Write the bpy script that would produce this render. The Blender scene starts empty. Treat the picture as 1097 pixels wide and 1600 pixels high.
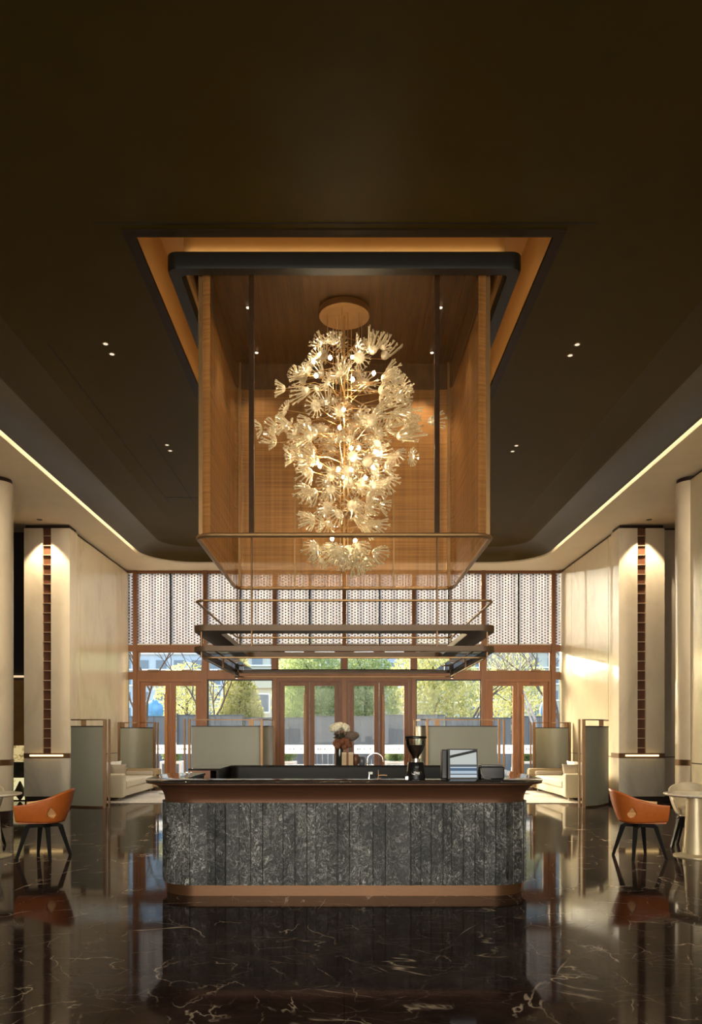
import bpy, bmesh, math, random
from mathutils import Vector, Matrix, Euler
random.seed(7)
PI = math.pi
SC = bpy.context.scene
COL = SC.collection
EYE = 1.45
F = 1200.0                      # focal length in pixels of the 1097x1600 frame

# ------------------------------------------------------------------ camera
cam_d = bpy.data.cameras.new('camera')
cam = bpy.data.objects.new('camera', cam_d)
COL.objects.link(cam)
cam.location = (0, 0, EYE)
cam.rotation_euler = (PI / 2, 0, 0)
cam_d.sensor_fit = 'VERTICAL'
cam_d.sensor_height = 36.0
cam_d.lens = F / 1600 * 36.0
cam_d.shift_x = 10.5 / 1600
cam_d.shift_y = 345 / 1600
cam_d.clip_start = 0.05
cam_d.clip_end = 500
SC.camera = cam

# ------------------------------------------------------------------ view
SC.view_settings.view_transform = 'Standard'
SC.view_settings.look = 'None'
SC.view_settings.exposure = 0.0
SC.view_settings.gamma = 1.0
SC.view_settings.use_curve_mapping = False

# ------------------------------------------------------------------ world
W = bpy.data.worlds.new('sky')
SC.world = W
W.use_nodes = True
nt = W.node_tree
nt.nodes.clear()
wo = nt.nodes.new('ShaderNodeOutputWorld')
wb = nt.nodes.new('ShaderNodeBackground')
sk = nt.nodes.new('ShaderNodeTexSky')
sk.sky_type = 'NISHITA'
sk.sun_disc = False
sk.sun_elevation = math.radians(24)
sk.sun_rotation = math.radians(-27)
sk.air_density = 1.0
sk.dust_density = 6.0
sk.ozone_density = 0.4
wb.inputs['Strength'].default_value = 1.6
nt.links.new(sk.outputs[0], wb.inputs[0])
nt.links.new(wb.outputs[0], wo.inputs[0])


def light(name, kind, loc, energy, color, direction=(0, 0, -1), **kw):
    d = bpy.data.lights.new(name, kind)
    d.energy = energy
    d.color = color
    for k, v in kw.items():
        setattr(d, k, v)
    o = bpy.data.objects.new(name, d)
    o.location = loc
    o.rotation_euler = Vector(direction).to_track_quat('-Z', 'Y').to_euler()
    COL.objects.link(o)
    return o


SUN_DIR = Vector((0.5, -1.0, -0.17))
light('sun', 'SUN', (-8, 40, 12), 2.8, (1.0, 0.91, 0.74), SUN_DIR, angle=math.radians(0.6))

# unseen fill light added behind the camera to brighten the hall
light('lobby_fill', 'AREA', (0, -6.8, 2.4), 420.0, (1.0, 0.93, 0.80), (0, 1, -0.14), shape='RECTANGLE', size=14.0, size_y=3.6, spread=math.radians(75))

# fill spots without fixtures, added to brighten the pillars, side walls and seats
for _s in (-1, 1):
    light('aisle_fill', 'SPOT', (_s * 5.3, 8.2, 5.70), 900.0, (1.0, 0.86, 0.66), Vector((_s * 6.05, 15.8, 2.3)) - Vector((_s * 5.3, 8.2, 5.70)), spot_size=math.radians(52), spot_blend=0.9, shadow_soft_size=0.12)
    light('wall_fill', 'SPOT', (_s * 2.2, 12.6, 6.05), 950.0 if _s < 0 else 420.0, (1.0, 0.87, 0.68), Vector((_s * 5.7, 18.0, 2.7)) - Vector((_s * 2.2, 12.6, 6.05)), spot_size=math.radians(62), spot_blend=0.9, shadow_soft_size=0.12)
    light('seat_fill', 'SPOT', (_s * 5.2, 5.0, 5.70), 350.0, (1.0, 0.86, 0.66), Vector((_s * 3.9, 9.2, 0.4)) - Vector((_s * 5.2, 5.0, 5.70)), spot_size=math.radians(40), spot_blend=0.9, shadow_soft_size=0.10)

WARM = (1.0, 0.66, 0.34)
SOFTWARM = (1.0, 0.82, 0.58)
E_BULB = 270.0
E_RECESS = 5.2
E_COVE = 34.0
E_BAR = 3.5
E_DOWN = 40.0
E_PILLAR = 260.0
E_BOX = 110.0

# ================================================================== materials
MATS = {}


def new_mat(name):
    m = bpy.data.materials.new(name)
    m.use_nodes = True
    n = m.node_tree
    n.nodes.clear()
    out = n.nodes.new('ShaderNodeOutputMaterial')
    return m, n, out


def N(n, kind, **inp):
    nd = n.nodes.new(kind)
    for k, v in inp.items():
        if k in nd.inputs:
            nd.inputs[k].default_value = v
        else:
            setattr(nd, k, v)
    return nd


def ramp(n, stops):
    r = n.nodes.new('ShaderNodeValToRGB')
    e = r.color_ramp.elements
    while len(e) < len(stops):
        e.new(0.5)
    for i, (p, c) in enumerate(stops):
        e[i].position = p
        e[i].color = (c[0], c[1], c[2], 1) if not isinstance(c, (int, float)) else (c, c, c, 1)
    return r


def coords(n, scale=(1, 1, 1), kind='Object'):
    tc = n.nodes.new('ShaderNodeTexCoord')
    mp = n.nodes.new('ShaderNodeMapping')
    mp.inputs['Scale'].default_value = scale
    n.links.new(tc.outputs[kind], mp.inputs[0])
    return mp.outputs[0]


def M(name, color, rough=0.5, metal=0.0, var=0.12, scale=6.0, stretch=(1, 1, 1), bump=0.0, coat=0.0, spec=0.5, rvar=0.0):
    """plain procedural surface: base colour with a little noise variation"""
    if name in MATS:
        return MATS[name]
    m, n, out = new_mat(name)
    b = N(n, 'ShaderNodeBsdfPrincipled')
    b.inputs['Roughness'].default_value = rough
    b.inputs['Metallic'].default_value = metal
    b.inputs['Specular IOR Level'].default_value = spec
    b.inputs['Coat Weight'].default_value = coat
    v = coords(n, stretch)
    ns = N(n, 'ShaderNodeTexNoise', Scale=scale, Detail=5.0, Roughness=0.6)
    n.links.new(v, ns.inputs['Vector'])
    lo = [c * (1 - var) for c in color]
    hi = [min(1, c * (1 + var)) for c in color]
    r = ramp(n, [(0.3, lo), (0.7, hi)])
    n.links.new(ns.outputs['Fac'], r.inputs[0])
    n.links.new(r.outputs[0], b.inputs['Base Color'])
    if rvar:
        rr = ramp(n, [(0.3, max(0, rough - rvar)), (0.7, rough + rvar)])
        n.links.new(ns.outputs['Fac'], rr.inputs[0])
        n.links.new(rr.outputs[0], b.inputs['Roughness'])
    if bump:
        bp = N(n, 'ShaderNodeBump', Strength=bump, Distance=0.01)
        n.links.new(ns.outputs['Fac'], bp.inputs['Height'])
        n.links.new(bp.outputs[0], b.inputs['Normal'])
    n.links.new(b.outputs[0], out.inputs[0])
    MATS[name] = m
    return m


def emit(name, color, strength):
    if name in MATS:
        return MATS[name]
    m, n, out = new_mat(name)
    e = N(n, 'ShaderNodeEmission', Strength=strength)
    e.inputs[0].default_value = (*color, 1)
    n.links.new(e.outputs[0], out.inputs[0])
    MATS[name] = m
    return m


def glass(name, tint=(1, 1, 1), gloss=0.08, rough=0.0, ior=1.45):
    """thin pane: mostly transparent with a mirror reflection that grows at grazing angles"""
    if name in MATS:
        return MATS[name]
    m, n, out = new_mat(name)
    t = N(n, 'ShaderNodeBsdfTransparent')
    t.inputs[0].default_value = (*tint, 1)
    g = N(n, 'ShaderNodeBsdfGlossy', Roughness=rough)
    lw = N(n, 'ShaderNodeFresnel', IOR=ior)
    mul = N(n, 'ShaderNodeMath', operation='MULTIPLY_ADD')
    mul.inputs[1].default_value = 1.0
    mul.inputs[2].default_value = gloss * 0.3
    n.links.new(lw.outputs[0], mul.inputs[0])
    mx = N(n, 'ShaderNodeMixShader')
    n.links.new(mul.outputs[0], mx.inputs[0])
    n.links.new(t.outputs[0], mx.inputs[1])
    n.links.new(g.outputs[0], mx.inputs[2])
    n.links.new(mx.outputs[0], out.inputs[0])
    MATS[name] = m
    return m


def marble_floor():
    m, n, out = new_mat('dark_marble')
    b = N(n, 'ShaderNodeBsdfPrincipled', Roughness=0.055)
    b.inputs['IOR'].default_value = 1.11
    tc = n.nodes.new('ShaderNodeTexCoord')
    wn = N(n, 'ShaderNodeTexNoise', Scale=1.3, Detail=6.0, Roughness=0.62)
    n.links.new(tc.outputs['Object'], wn.inputs['Vector'])
    sub = N(n, 'ShaderNodeVectorMath', operation='MULTIPLY_ADD')
    sub.inputs[1].default_value = (0.38, 0.38, 0.0)
    n.links.new(wn.outputs['Color'], sub.inputs[0])
    n.links.new(tc.outputs['Object'], sub.inputs[2])

    def veins(scale, width, ax, rot):
        mp = N(n, 'ShaderNodeMapping')
        mp.inputs['Scale'].default_value = ax
        mp.inputs['Rotation'].default_value = (0, 0, rot)
        n.links.new(sub.outputs[0], mp.inputs[0])
        v = N(n, 'ShaderNodeTexVoronoi', feature='DISTANCE_TO_EDGE', Scale=scale)
        v.voronoi_dimensions = '2D'
        n.links.new(mp.outputs[0], v.inputs['Vector'])
        r = ramp(n, [(0.0, 1.0), (width, 0.0)])
        n.links.new(v.outputs['Distance'], r.inputs[0])
        return r.outputs[0]

    def mask(scale, lo, hi, off):
        mp = N(n, 'ShaderNodeMapping')
        mp.inputs['Location'].default_value = off
        n.links.new(tc.outputs['Object'], mp.inputs[0])
        k = N(n, 'ShaderNodeTexNoise', Scale=scale, Detail=3.0)
        n.links.new(mp.outputs[0], k.inputs['Vector'])
        r = ramp(n, [(lo, 0.0), (hi, 1.0)])
        n.links.new(k.outputs['Fac'], r.inputs[0])
        return r.outputs[0]

    def mul(a, c, f=None):
        q = N(n, 'ShaderNodeMath', operation='MULTIPLY')
        n.links.new(a, q.inputs[0])
        if f is None:
            n.links.new(c, q.inputs[1])
        else:
            q.inputs[1].default_value = f
        return q.outputs[0]

    def ridge(scale, width, ax, off, rot, dist=0.8):
        mp = N(n, 'ShaderNodeMapping')
        mp.inputs['Scale'].default_value = ax
        mp.inputs['Location'].default_value = off
        mp.inputs['Rotation'].default_value = (0, 0, rot)
        n.links.new(tc.outputs['Object'], mp.inputs[0])
        k = N(n, 'ShaderNodeTexNoise', Scale=scale, Detail=6.0, Roughness=0.52, Distortion=dist)
        n.links.new(mp.outputs[0], k.inputs['Vector'])
        sb = N(n, 'ShaderNodeMath', operation='SUBTRACT'); sb.inputs[1].default_value = 0.5
        n.links.new(k.outputs['Fac'], sb.inputs[0])
        ab = N(n, 'ShaderNodeMath', operation='ABSOLUTE'); n.links.new(sb.outputs[0], ab.inputs[0])
        r = ramp(n, [(0.0, 1.0), (width, 0.0)])
        n.links.new(ab.outputs[0], r.inputs[0])
        return r.outputs[0]

    big = mul(ridge(0.55, 0.0035, (1.0, 0.6, 1), (2, 5, 0), 0.6), mask(1.9, 0.50, 0.62, (3, 1, 0)))
    bg2 = mul(ridge(0.8, 0.0045, (0.6, 1.1, 1), (7, 1, 0), -0.5), mask(2.3, 0.52, 0.62, (5, 8, 0)))
    bb = N(n, 'ShaderNodeMath', operation='MAXIMUM')
    n.links.new(big, bb.inputs[0]); n.links.new(bg2, bb.inputs[1])
    big = bb.outputs[0]
    fine = mul(mul(veins(2.6, 0.012, (1.0, 0.45, 1), -0.5), mask(3.1, 0.50, 0.64, (9, 4, 0))), None, 0.55)
    hair = mul(mul(veins(6.5, 0.035, (0.5, 1.2, 1), 0.4), mask(2.8, 0.46, 0.66, (1, 7, 0))), None, 0.22)
    a1 = N(n, 'ShaderNodeMath', operation='MAXIMUM')
    n.links.new(big, a1.inputs[0]); n.links.new(fine, a1.inputs[1])
    a2 = N(n, 'ShaderNodeMath', operation='MAXIMUM')
    n.links.new(a1.outputs[0], a2.inputs[0]); n.links.new(hair, a2.inputs[1])
    cl = N(n, 'ShaderNodeTexNoise', Scale=2.4, Detail=7.0, Roughness=0.7)
    n.links.new(sub.outputs[0], cl.inputs['Vector'])
    cr = ramp(n, [(0.3, (0.018, 0.0110, 0.0095)), (0.55, (0.043, 0.0270, 0.0225)), (0.8, (0.082, 0.055, 0.045))])
    n.links.new(cl.outputs['Fac'], cr.inputs[0])
    mx = N(n, 'ShaderNodeMixRGB')
    mx.inputs[2].default_value = (0.60, 0.50, 0.38, 1)
    n.links.new(a2.outputs[0], mx.inputs[0])
    n.links.new(cr.outputs[0], mx.inputs[1])
    # slab joints every 1.2 m
    br = N(n, 'ShaderNodeTexBrick', Scale=1.0)
    br.offset = 0.0
    br.inputs['Color1'].default_value = (1, 1, 1, 1)
    br.inputs['Color2'].default_value = (1, 1, 1, 1)
    br.inputs['Mortar'].default_value = (0.45, 0.45, 0.45, 1)
    br.inputs['Mortar Size'].default_value = 0.0018
    br.inputs['Brick Width'].default_value = 1.2
    br.inputs['Row Height'].default_value = 1.2
    n.links.new(tc.outputs['Object'], br.inputs['Vector'])
    m2 = N(n, 'ShaderNodeMixRGB', blend_type='MULTIPLY')
    m2.inputs[0].default_value = 1.0
    n.links.new(mx.outputs[0], m2.inputs[1])
    n.links.new(br.outputs['Color'], m2.inputs[2])
    n.links.new(m2.outputs[0], b.inputs['Base Color'])
    n.links.new(b.outputs[0], out.inputs[0])
    return m


def marble_wall(name, base, dark, rough=0.25):
    m, n, out = new_mat(name)
    b = N(n, 'ShaderNodeBsdfPrincipled', Roughness=rough)
    v = coords(n, (1, 1, 0.55))
    a = N(n, 'ShaderNodeTexNoise', Scale=1.1, Detail=8.0, Roughness=0.62, Distortion=0.5)
    n.links.new(v, a.inputs['Vector'])
    r = ramp(n, [(0.30, dark), (0.50, base), (0.75, [min(1, c * 1.07) for c in base])])
    n.links.new(a.outputs['Fac'], r.inputs[0])
    n.links.new(r.outputs[0], b.inputs['Base Color'])
    n.links.new(b.outputs[0], out.inputs[0])
    return m


def fibre_stone():
    """dark stone with pale scaly, fibrous figure (the counter front)"""
    m, n, out = new_mat('scaly_dark_stone')
    b = N(n, 'ShaderNodeBsdfPrincipled', Roughness=0.45)
    v = coords(n, (1, 1, 0.8))
    w = N(n, 'ShaderNodeTexNoise', Scale=5.0, Detail=4.0)
    n.links.new(v, w.inputs['Vector'])
    ad = N(n, 'ShaderNodeVectorMath', operation='MULTIPLY_ADD')
    ad.inputs[1].default_value = (0.35, 0.35, 0.35)
    n.links.new(w.outputs['Color'], ad.inputs[0])
    n.links.new(v, ad.inputs[2])
    a = N(n, 'ShaderNodeTexNoise', Scale=26.0, Detail=6.0, Roughness=0.75, Distortion=1.6)
    n.links.new(ad.outputs[0], a.inputs['Vector'])
    c = N(n, 'ShaderNodeTexNoise', Scale=2.6, Detail=3.0)
    n.links.new(v, c.inputs['Vector'])
    mm = N(n, 'ShaderNodeMath', operation='MULTIPLY_ADD')
    mm.inputs[1].default_value = 0.28
    n.links.new(c.outputs['Fac'], mm.inputs[0])
    n.links.new(a.outputs['Fac'], mm.inputs[2])
    r = ramp(n, [(0.53, (0.009, 0.010, 0.010)), (0.63, (0.030, 0.032, 0.030)), (0.71, (0.13, 0.135, 0.13)), (0.81, (0.50, 0.50, 0.47))])
    n.links.new(mm.outputs[0], r.inputs[0])
    n.links.new(r.outputs[0], b.inputs['Base Color'])
    bp = N(n, 'ShaderNodeBump', Strength=0.5, Distance=0.01)
    n.links.new(a.outputs['Fac'], bp.inputs['Height'])
    n.links.new(bp.outputs[0], b.inputs['Normal'])
    n.links.new(b.outputs[0], out.inputs[0])
    return m


def mesh_curtain(name, alpha, color):
    """woven metal mesh seen from metres away: partly see-through golden sheet with fine ribs"""
    m, n, out = new_mat(name)
    b = N(n, 'ShaderNodeBsdfPrincipled', Roughness=0.42, Metallic=0.35)
    tr = N(n, 'ShaderNodeBsdfTranslucent')
    tp = N(n, 'ShaderNodeBsdfTransparent')
    v = coords(n)
    w1 = N(n, 'ShaderNodeTexNoise', Scale=1.0, Detail=3.0)
    mp = N(n, 'ShaderNodeMapping')
    mp.inputs['Scale'].default_value = (13, 13, 0.15)
    n.links.new(v, mp.inputs[0]); n.links.new(mp.outputs[0], w1.inputs['Vector'])
    w2 = N(n, 'ShaderNodeTexNoise', Scale=1.0, Detail=2.0)
    mp2 = N(n, 'ShaderNodeMapping')
    mp2.inputs['Scale'].default_value = (0.8, 0.8, 42)
    n.links.new(v, mp2.inputs[0]); n.links.new(mp2.outputs[0], w2.inputs['Vector'])
    ad = N(n, 'ShaderNodeMath', operation='ADD')
    n.links.new(w1.outputs['Fac'], ad.inputs[0]); n.links.new(w2.outputs['Fac'], ad.inputs[1])
    r = ramp(n, [(0.34, [c * 0.62 for c in color]), (0.62, [min(1, c * 1.25) for c in color])])
    hf = N(n, 'ShaderNodeMath', operation='MULTIPLY')
    hf.inputs[1].default_value = 0.5
    n.links.new(ad.outputs[0], hf.inputs[0])
    n.links.new(hf.outputs[0], r.inputs[0])
    n.links.new(r.outputs[0], b.inputs['Base Color'])
    n.links.new(r.outputs[0], tr.inputs[0])
    mx = N(n, 'ShaderNodeMixShader')
    mx.inputs[0].default_value = 0.3
    n.links.new(b.outputs[0], mx.inputs[1]); n.links.new(tr.outputs[0], mx.inputs[2])
    m2 = N(n, 'ShaderNodeMixShader')
    m2.inputs[0].default_value = alpha
    n.links.new(tp.outputs[0], m2.inputs[1]); n.links.new(mx.outputs[0], m2.inputs[2])
    n.links.new(m2.outputs[0], out.inputs[0])
    return m


def blind_mat():
    """pale chain-link screen: translucent links with open dark eyelets in staggered rows"""
    m, n, out = new_mat('perforated_screen')
    tc = n.nodes.new('ShaderNodeTexCoord')
    br = N(n, 'ShaderNodeTexVoronoi', feature='F1', Scale=1.0, Randomness=0.0)
    mp = N(n, 'ShaderNodeMapping')
    mp.inputs['Scale'].default_value = (13.0, 1.0, 13.0)
    n.links.new(tc.outputs['Object'], mp.inputs[0])
    # stagger every second column
    sx = N(n, 'ShaderNodeSeparateXYZ')
    n.links.new(mp.outputs[0], sx.inputs[0])
    fl = N(n, 'ShaderNodeMath', operation='FLOOR'); n.links.new(sx.outputs[0], fl.inputs[0])
    md = N(n, 'ShaderNodeMath', operation='PINGPONG'); md.inputs[1].default_value = 1.0
    n.links.new(fl.outputs[0], md.inputs[0])
    hz = N(n, 'ShaderNodeMath', operation='MULTIPLY_ADD'); hz.inputs[1].default_value = 0.5
    n.links.new(md.outputs[0], hz.inputs[0]); n.links.new(sx.outputs[2], hz.inputs[2])
    fx = N(n, 'ShaderNodeMath', operation='FRACT'); n.links.new(sx.outputs[0], fx.inputs[0])
    fz = N(n, 'ShaderNodeMath', operation='FRACT'); n.links.new(hz.outputs[0], fz.inputs[0])

    def sq(o, k):
        s = N(n, 'ShaderNodeMath', operation='SUBTRACT'); s.inputs[1].default_value = 0.5
        n.links.new(o, s.inputs[0])
        s2 = N(n, 'ShaderNodeMath', operation='MULTIPLY'); s2.inputs[1].default_value = k
        n.links.new(s.outputs[0], s2.inputs[0])
        p = N(n, 'ShaderNodeMath', operation='POWER'); p.inputs[1].default_value = 2.0
        ab = N(n, 'ShaderNodeMath', operation='ABSOLUTE'); n.links.new(s2.outputs[0], ab.inputs[0])
        n.links.new(ab.outputs[0], p.inputs[0])
        return p.outputs[0]
    su = N(n, 'ShaderNodeMath', operation='ADD')
    n.links.new(sq(fx.outputs[0], 1.0), su.inputs[0]); n.links.new(sq(fz.outputs[0], 0.8), su.inputs[1])
    r = ramp(n, [(0.040, 1.0), (0.078, 0.0)])
    n.links.new(su.outputs[0], r.inputs[0])
    # vertical streaks: shade of the folds put into the colour
    dn = N(n, 'ShaderNodeTexNoise', Scale=1.0, Detail=2.0)
    mp3 = N(n, 'ShaderNodeMapping'); mp3.inputs['Scale'].default_value = (14, 1, 0.2)
    n.links.new(tc.outputs['Object'], mp3.inputs[0]); n.links.new(mp3.outputs[0], dn.inputs['Vector'])
    dr = ramp(n, [(0.3, (0.27, 0.26, 0.30)), (0.65, (0.58, 0.56, 0.59))])
    n.links.new(dn.outputs['Fac'], dr.inputs[0])
    df = N(n, 'ShaderNodeBsdfDiffuse'); n.links.new(dr.outputs[0], df.inputs[0])
    tl = N(n, 'ShaderNodeBsdfTranslucent'); n.links.new(dr.outputs[0], tl.inputs[0])
    tp = N(n, 'ShaderNodeBsdfTransparent')
    a = N(n, 'ShaderNodeMixShader'); a.inputs[0].default_value = 0.34
    n.links.new(df.outputs[0], a.inputs[1]); n.links.new(tl.outputs[0], a.inputs[2])
    dk = N(n, 'ShaderNodeBsdfDiffuse'); dk.inputs[0].default_value = (0.07, 0.07, 0.09, 1)
    c = N(n, 'ShaderNodeMixShader')
    n.links.new(r.outputs[0], c.inputs[0]); n.links.new(a.outputs[0], c.inputs[1]); n.links.new(dk.outputs[0], c.inputs[2])
    e = N(n, 'ShaderNodeMixShader'); e.inputs[0].default_value = 0.30
    n.links.new(c.outputs[0], e.inputs[1]); n.links.new(tp.outputs[0], e.inputs[2])
    n.links.new(e.outputs[0], out.inputs[0])
    return m


def crystal_mat():
    m, n, out = new_mat('blown_glass')
    tp = N(n, 'ShaderNodeBsdfTransparent'); tp.inputs[0].default_value = (1.0, 0.95, 0.82, 1)
    g = N(n, 'ShaderNodeBsdfGlossy', Roughness=0.12); g.inputs[0].default_value = (1, 0.96, 0.85, 1)
    tl = N(n, 'ShaderNodeBsdfTranslucent'); tl.inputs[0].default_value = (0.95, 0.90, 0.72, 1)
    df = N(n, 'ShaderNodeBsdfDiffuse'); df.inputs[0].default_value = (0.95, 0.90, 0.74, 1)
    v = coords(n)
    ns = N(n, 'ShaderNodeTexNoise', Scale=40.0, Detail=2.0)
    n.links.new(v, ns.inputs['Vector'])
    a = N(n, 'ShaderNodeMixShader'); a.inputs[0].default_value = 0.5
    n.links.new(tl.outputs[0], a.inputs[1]); n.links.new(df.outputs[0], a.inputs[2])
    b = N(n, 'ShaderNodeMixShader'); b.inputs[0].default_value = 0.30
    n.links.new(a.outputs[0], b.inputs[1]); n.links.new(g.outputs[0], b.inputs[2])
    r = ramp(n, [(0.35, 0.05), (0.65, 0.32)])
    n.links.new(ns.outputs['Fac'], r.inputs[0])
    c = N(n, 'ShaderNodeMixShader')
    n.links.new(r.outputs[0], c.inputs[0]); n.links.new(b.outputs[0], c.inputs[1]); n.links.new(tp.outputs[0], c.inputs[2])
    n.links.new(c.outputs[0], out.inputs[0])
    return m


def leaf_mat(name, c1, c2):
    m, n, out = new_mat(name)
    v = coords(n)
    ns = N(n, 'ShaderNodeTexNoise', Scale=2.2, Detail=4.0)
    n.links.new(v, ns.inputs['Vector'])
    r = ramp(n, [(0.35, c1), (0.65, c2)])
    n.links.new(ns.outputs['Fac'], r.inputs[0])
    d = N(n, 'ShaderNodeBsdfDiffuse'); t = N(n, 'ShaderNodeBsdfTranslucent')
    n.links.new(r.outputs[0], d.inputs[0]); n.links.new(r.outputs[0], t.inputs[0])
    a = N(n, 'ShaderNodeMixShader'); a.inputs[0].default_value = 0.5
    n.links.new(d.outputs[0], a.inputs[1]); n.links.new(t.outputs[0], a.inputs[2])
    n.links.new(a.outputs[0], out.inputs[0])
    return m


floor_m = marble_floor()
wallm = marble_wall('cream_marble', (0.74, 0.63, 0.43), (0.58, 0.48, 0.31))
pillm = marble_wall('pillar_marble', (0.72, 0.60, 0.43), (0.58, 0.47, 0.32), 0.3)
stonem = fibre_stone()
ceilm = M('dark_ceiling', (0.074, 0.049, 0.010), 0.5, 0.0, 0.05, 2, spec=0.05)
edgem = M('satin_ceiling_edge', (0.074, 0.049, 0.010), 0.36, 0.0, 0.05, 2, spec=0.20)
whitem = M('pale_plaster', (0.84, 0.71, 0.51), 0.7, 0, 0.03, 3)
brown = M('brown_metal_frame', (0.20, 0.078, 0.024), 0.38, 0.25, 0.12, 3, (1, 1, 0.2))
woodm = M('door_timber', (0.27, 0.098, 0.028), 0.42, 0.0, 0.18, 4, (8, 8, 0.6))
handm = M('handle_timber', (0.42, 0.18, 0.05), 0.4, 0.0, 0.15, 4, (8, 8, 0.6))
darkm = M('near_black_metal', (0.018, 0.015, 0.013), 0.4, 0.3, 0.1)
bronze = M('brushed_bronze', (0.17, 0.095, 0.045), 0.36, 0.8, 0.1, 12, (1, 1, 6))
lipm = M('satin_bronze', (0.125, 0.055, 0.028), 0.38, 0.5, 0.12, 10, (0.3, 1, 4))
brass = M('brass', (0.62, 0.40, 0.18), 0.28, 0.9, 0.08, 10)
goldm = M('gold_rail', (0.34, 0.20, 0.085), 0.4, 0.7, 0.08, 8)
topm = M('dark_stone_top', (0.030, 0.025, 0.022), 0.06, 0, 0.3, 9, coat=0.4)
innerm = M('dark_counter_lining', (0.010, 0.009, 0.008), 0.4, 0, 0.2, 5, spec=0.2)
skirtm = M('dark_skirting', (0.030, 0.014, 0.010), 0.35, 0.2, 0.15)
slotm = M('bronze_slot', (0.14, 0.055, 0.025), 0.4, 0.4, 0.12)
rungm = M('bright_rung', (0.75, 0.55, 0.36), 0.3, 0.6, 0.05)
ringm = M('canopy_dark_bronze', (0.012, 0.010, 0.006), 0.45, 0.0, 0.12, 5, spec=0.25)
recessm = M('recess_paint', (0.60, 0.38, 0.15), 0.6, 0, 0.05, 3)
panelm = M('champagne_screen', (0.27, 0.265, 0.205), 0.46, 0.3, 0.05, 2, (1, 1, 0.3))
sofam = M('cream_upholstery', (0.60, 0.52, 0.38), 0.85, 0, 0.06, 40, bump=0.1)
sofatan = M('tan_upholstery', (0.33, 0.24, 0.13), 0.8, 0, 0.08, 30)
cushm = M('white_cushion', (0.74, 0.70, 0.62), 0.9, 0, 0.05, 30, bump=0.15)
cusht = M('taupe_cushion', (0.42, 0.36, 0.28), 0.9, 0, 0.05, 30, bump=0.15)
orangem = M('orange_leather', (0.46, 0.115, 0.018), 0.42, 0, 0.08, 24, bump=0.05)
tanm = M('tan_leather', (0.74, 0.44, 0.19), 0.5, 0, 0.06, 24)
creaml = M('cream_leather', (0.70, 0.60, 0.42), 0.45, 0, 0.05, 24)
legm = M('black_leg', (0.008, 0.007, 0.006), 0.5, 0, 0.2, spec=0.2)
tablem = M('white_table_marble', (0.76, 0.70, 0.58), 0.2, 0, 0.06, 5)
pedm = M('cream_pedestal', (0.52, 0.43, 0.27), 0.35, 0.25, 0.06, 4)
rugm = M('pale_rug', (0.56, 0.50, 0.42), 0.95, 0, 0.18, 14, bump=0.3)
chrome = M('chrome', (0.75, 0.73, 0.70), 0.12, 1.0, 0.03)
blackp = M('black_plastic', (0.007, 0.007, 0.007), 0.35, 0, 0.15, spec=0.25)
beansm = M('coffee_beans', (0.045, 0.018, 0.008), 0.4, 0, 0.5, 120, bump=0.6)
whitep = M('white_plastic', (0.75, 0.73, 0.68), 0.4, 0, 0.03)
pane = glass('clear_glass', (0.94, 0.97, 0.96), 0.0, 0.0, 1.14)
hopper = glass('hopper_glass', (0.80, 0.86, 0.84), 0.5)
stickm, _n, _o = new_mat('sticker_white')
_d = N(_n, 'ShaderNodeBsdfDiffuse'); _d.inputs[0].default_value = (0.84, 0.87, 0.92, 1)
_t = N(_n, 'ShaderNodeBsdfTranslucent'); _t.inputs[0].default_value = (0.84, 0.87, 0.92, 1)
_a = N(_n, 'ShaderNodeMixShader'); _a.inputs[0].default_value = 0.75
_n.links.new(_d.outputs[0], _a.inputs[1]); _n.links.new(_t.outputs[0], _a.inputs[2]); _n.links.new(_a.outputs[0], _o.inputs[0])
inkm = M('sticker_ink', (0.03, 0.03, 0.04), 0.6, 0, 0.02)
meshback = mesh_curtain('gold_mesh', 0.64, (0.55, 0.265, 0.080))
meshfront = mesh_curtain('gold_mesh_sheer', 0.16, (0.33, 0.15, 0.042))
topgold = M('gold_slats', (0.062, 0.031, 0.008), 0.5, 0.3, 0.4, 5, (3, 0.15, 1))
blindm = blind_mat()
crystal = crystal_mat()
bulbm = emit('bulb_glow', (1.0, 0.80, 0.50), E_BULB)
ledrec = emit('recess_led', (1.0, 0.68, 0.34), E_RECESS)
ledcove = emit('cove_led', (1.0, 0.86, 0.58), E_COVE)
ledbar = emit('bar_led', (1.0, 0.66, 0.27), E_BAR)
lampm = emit('downlight_lens', (1.0, 0.86, 0.62), 1.0)
lampdim = emit('spot_lens', (1.0, 0.86, 0.62), 2.0)

# ================================================================== mesh helpers


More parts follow.
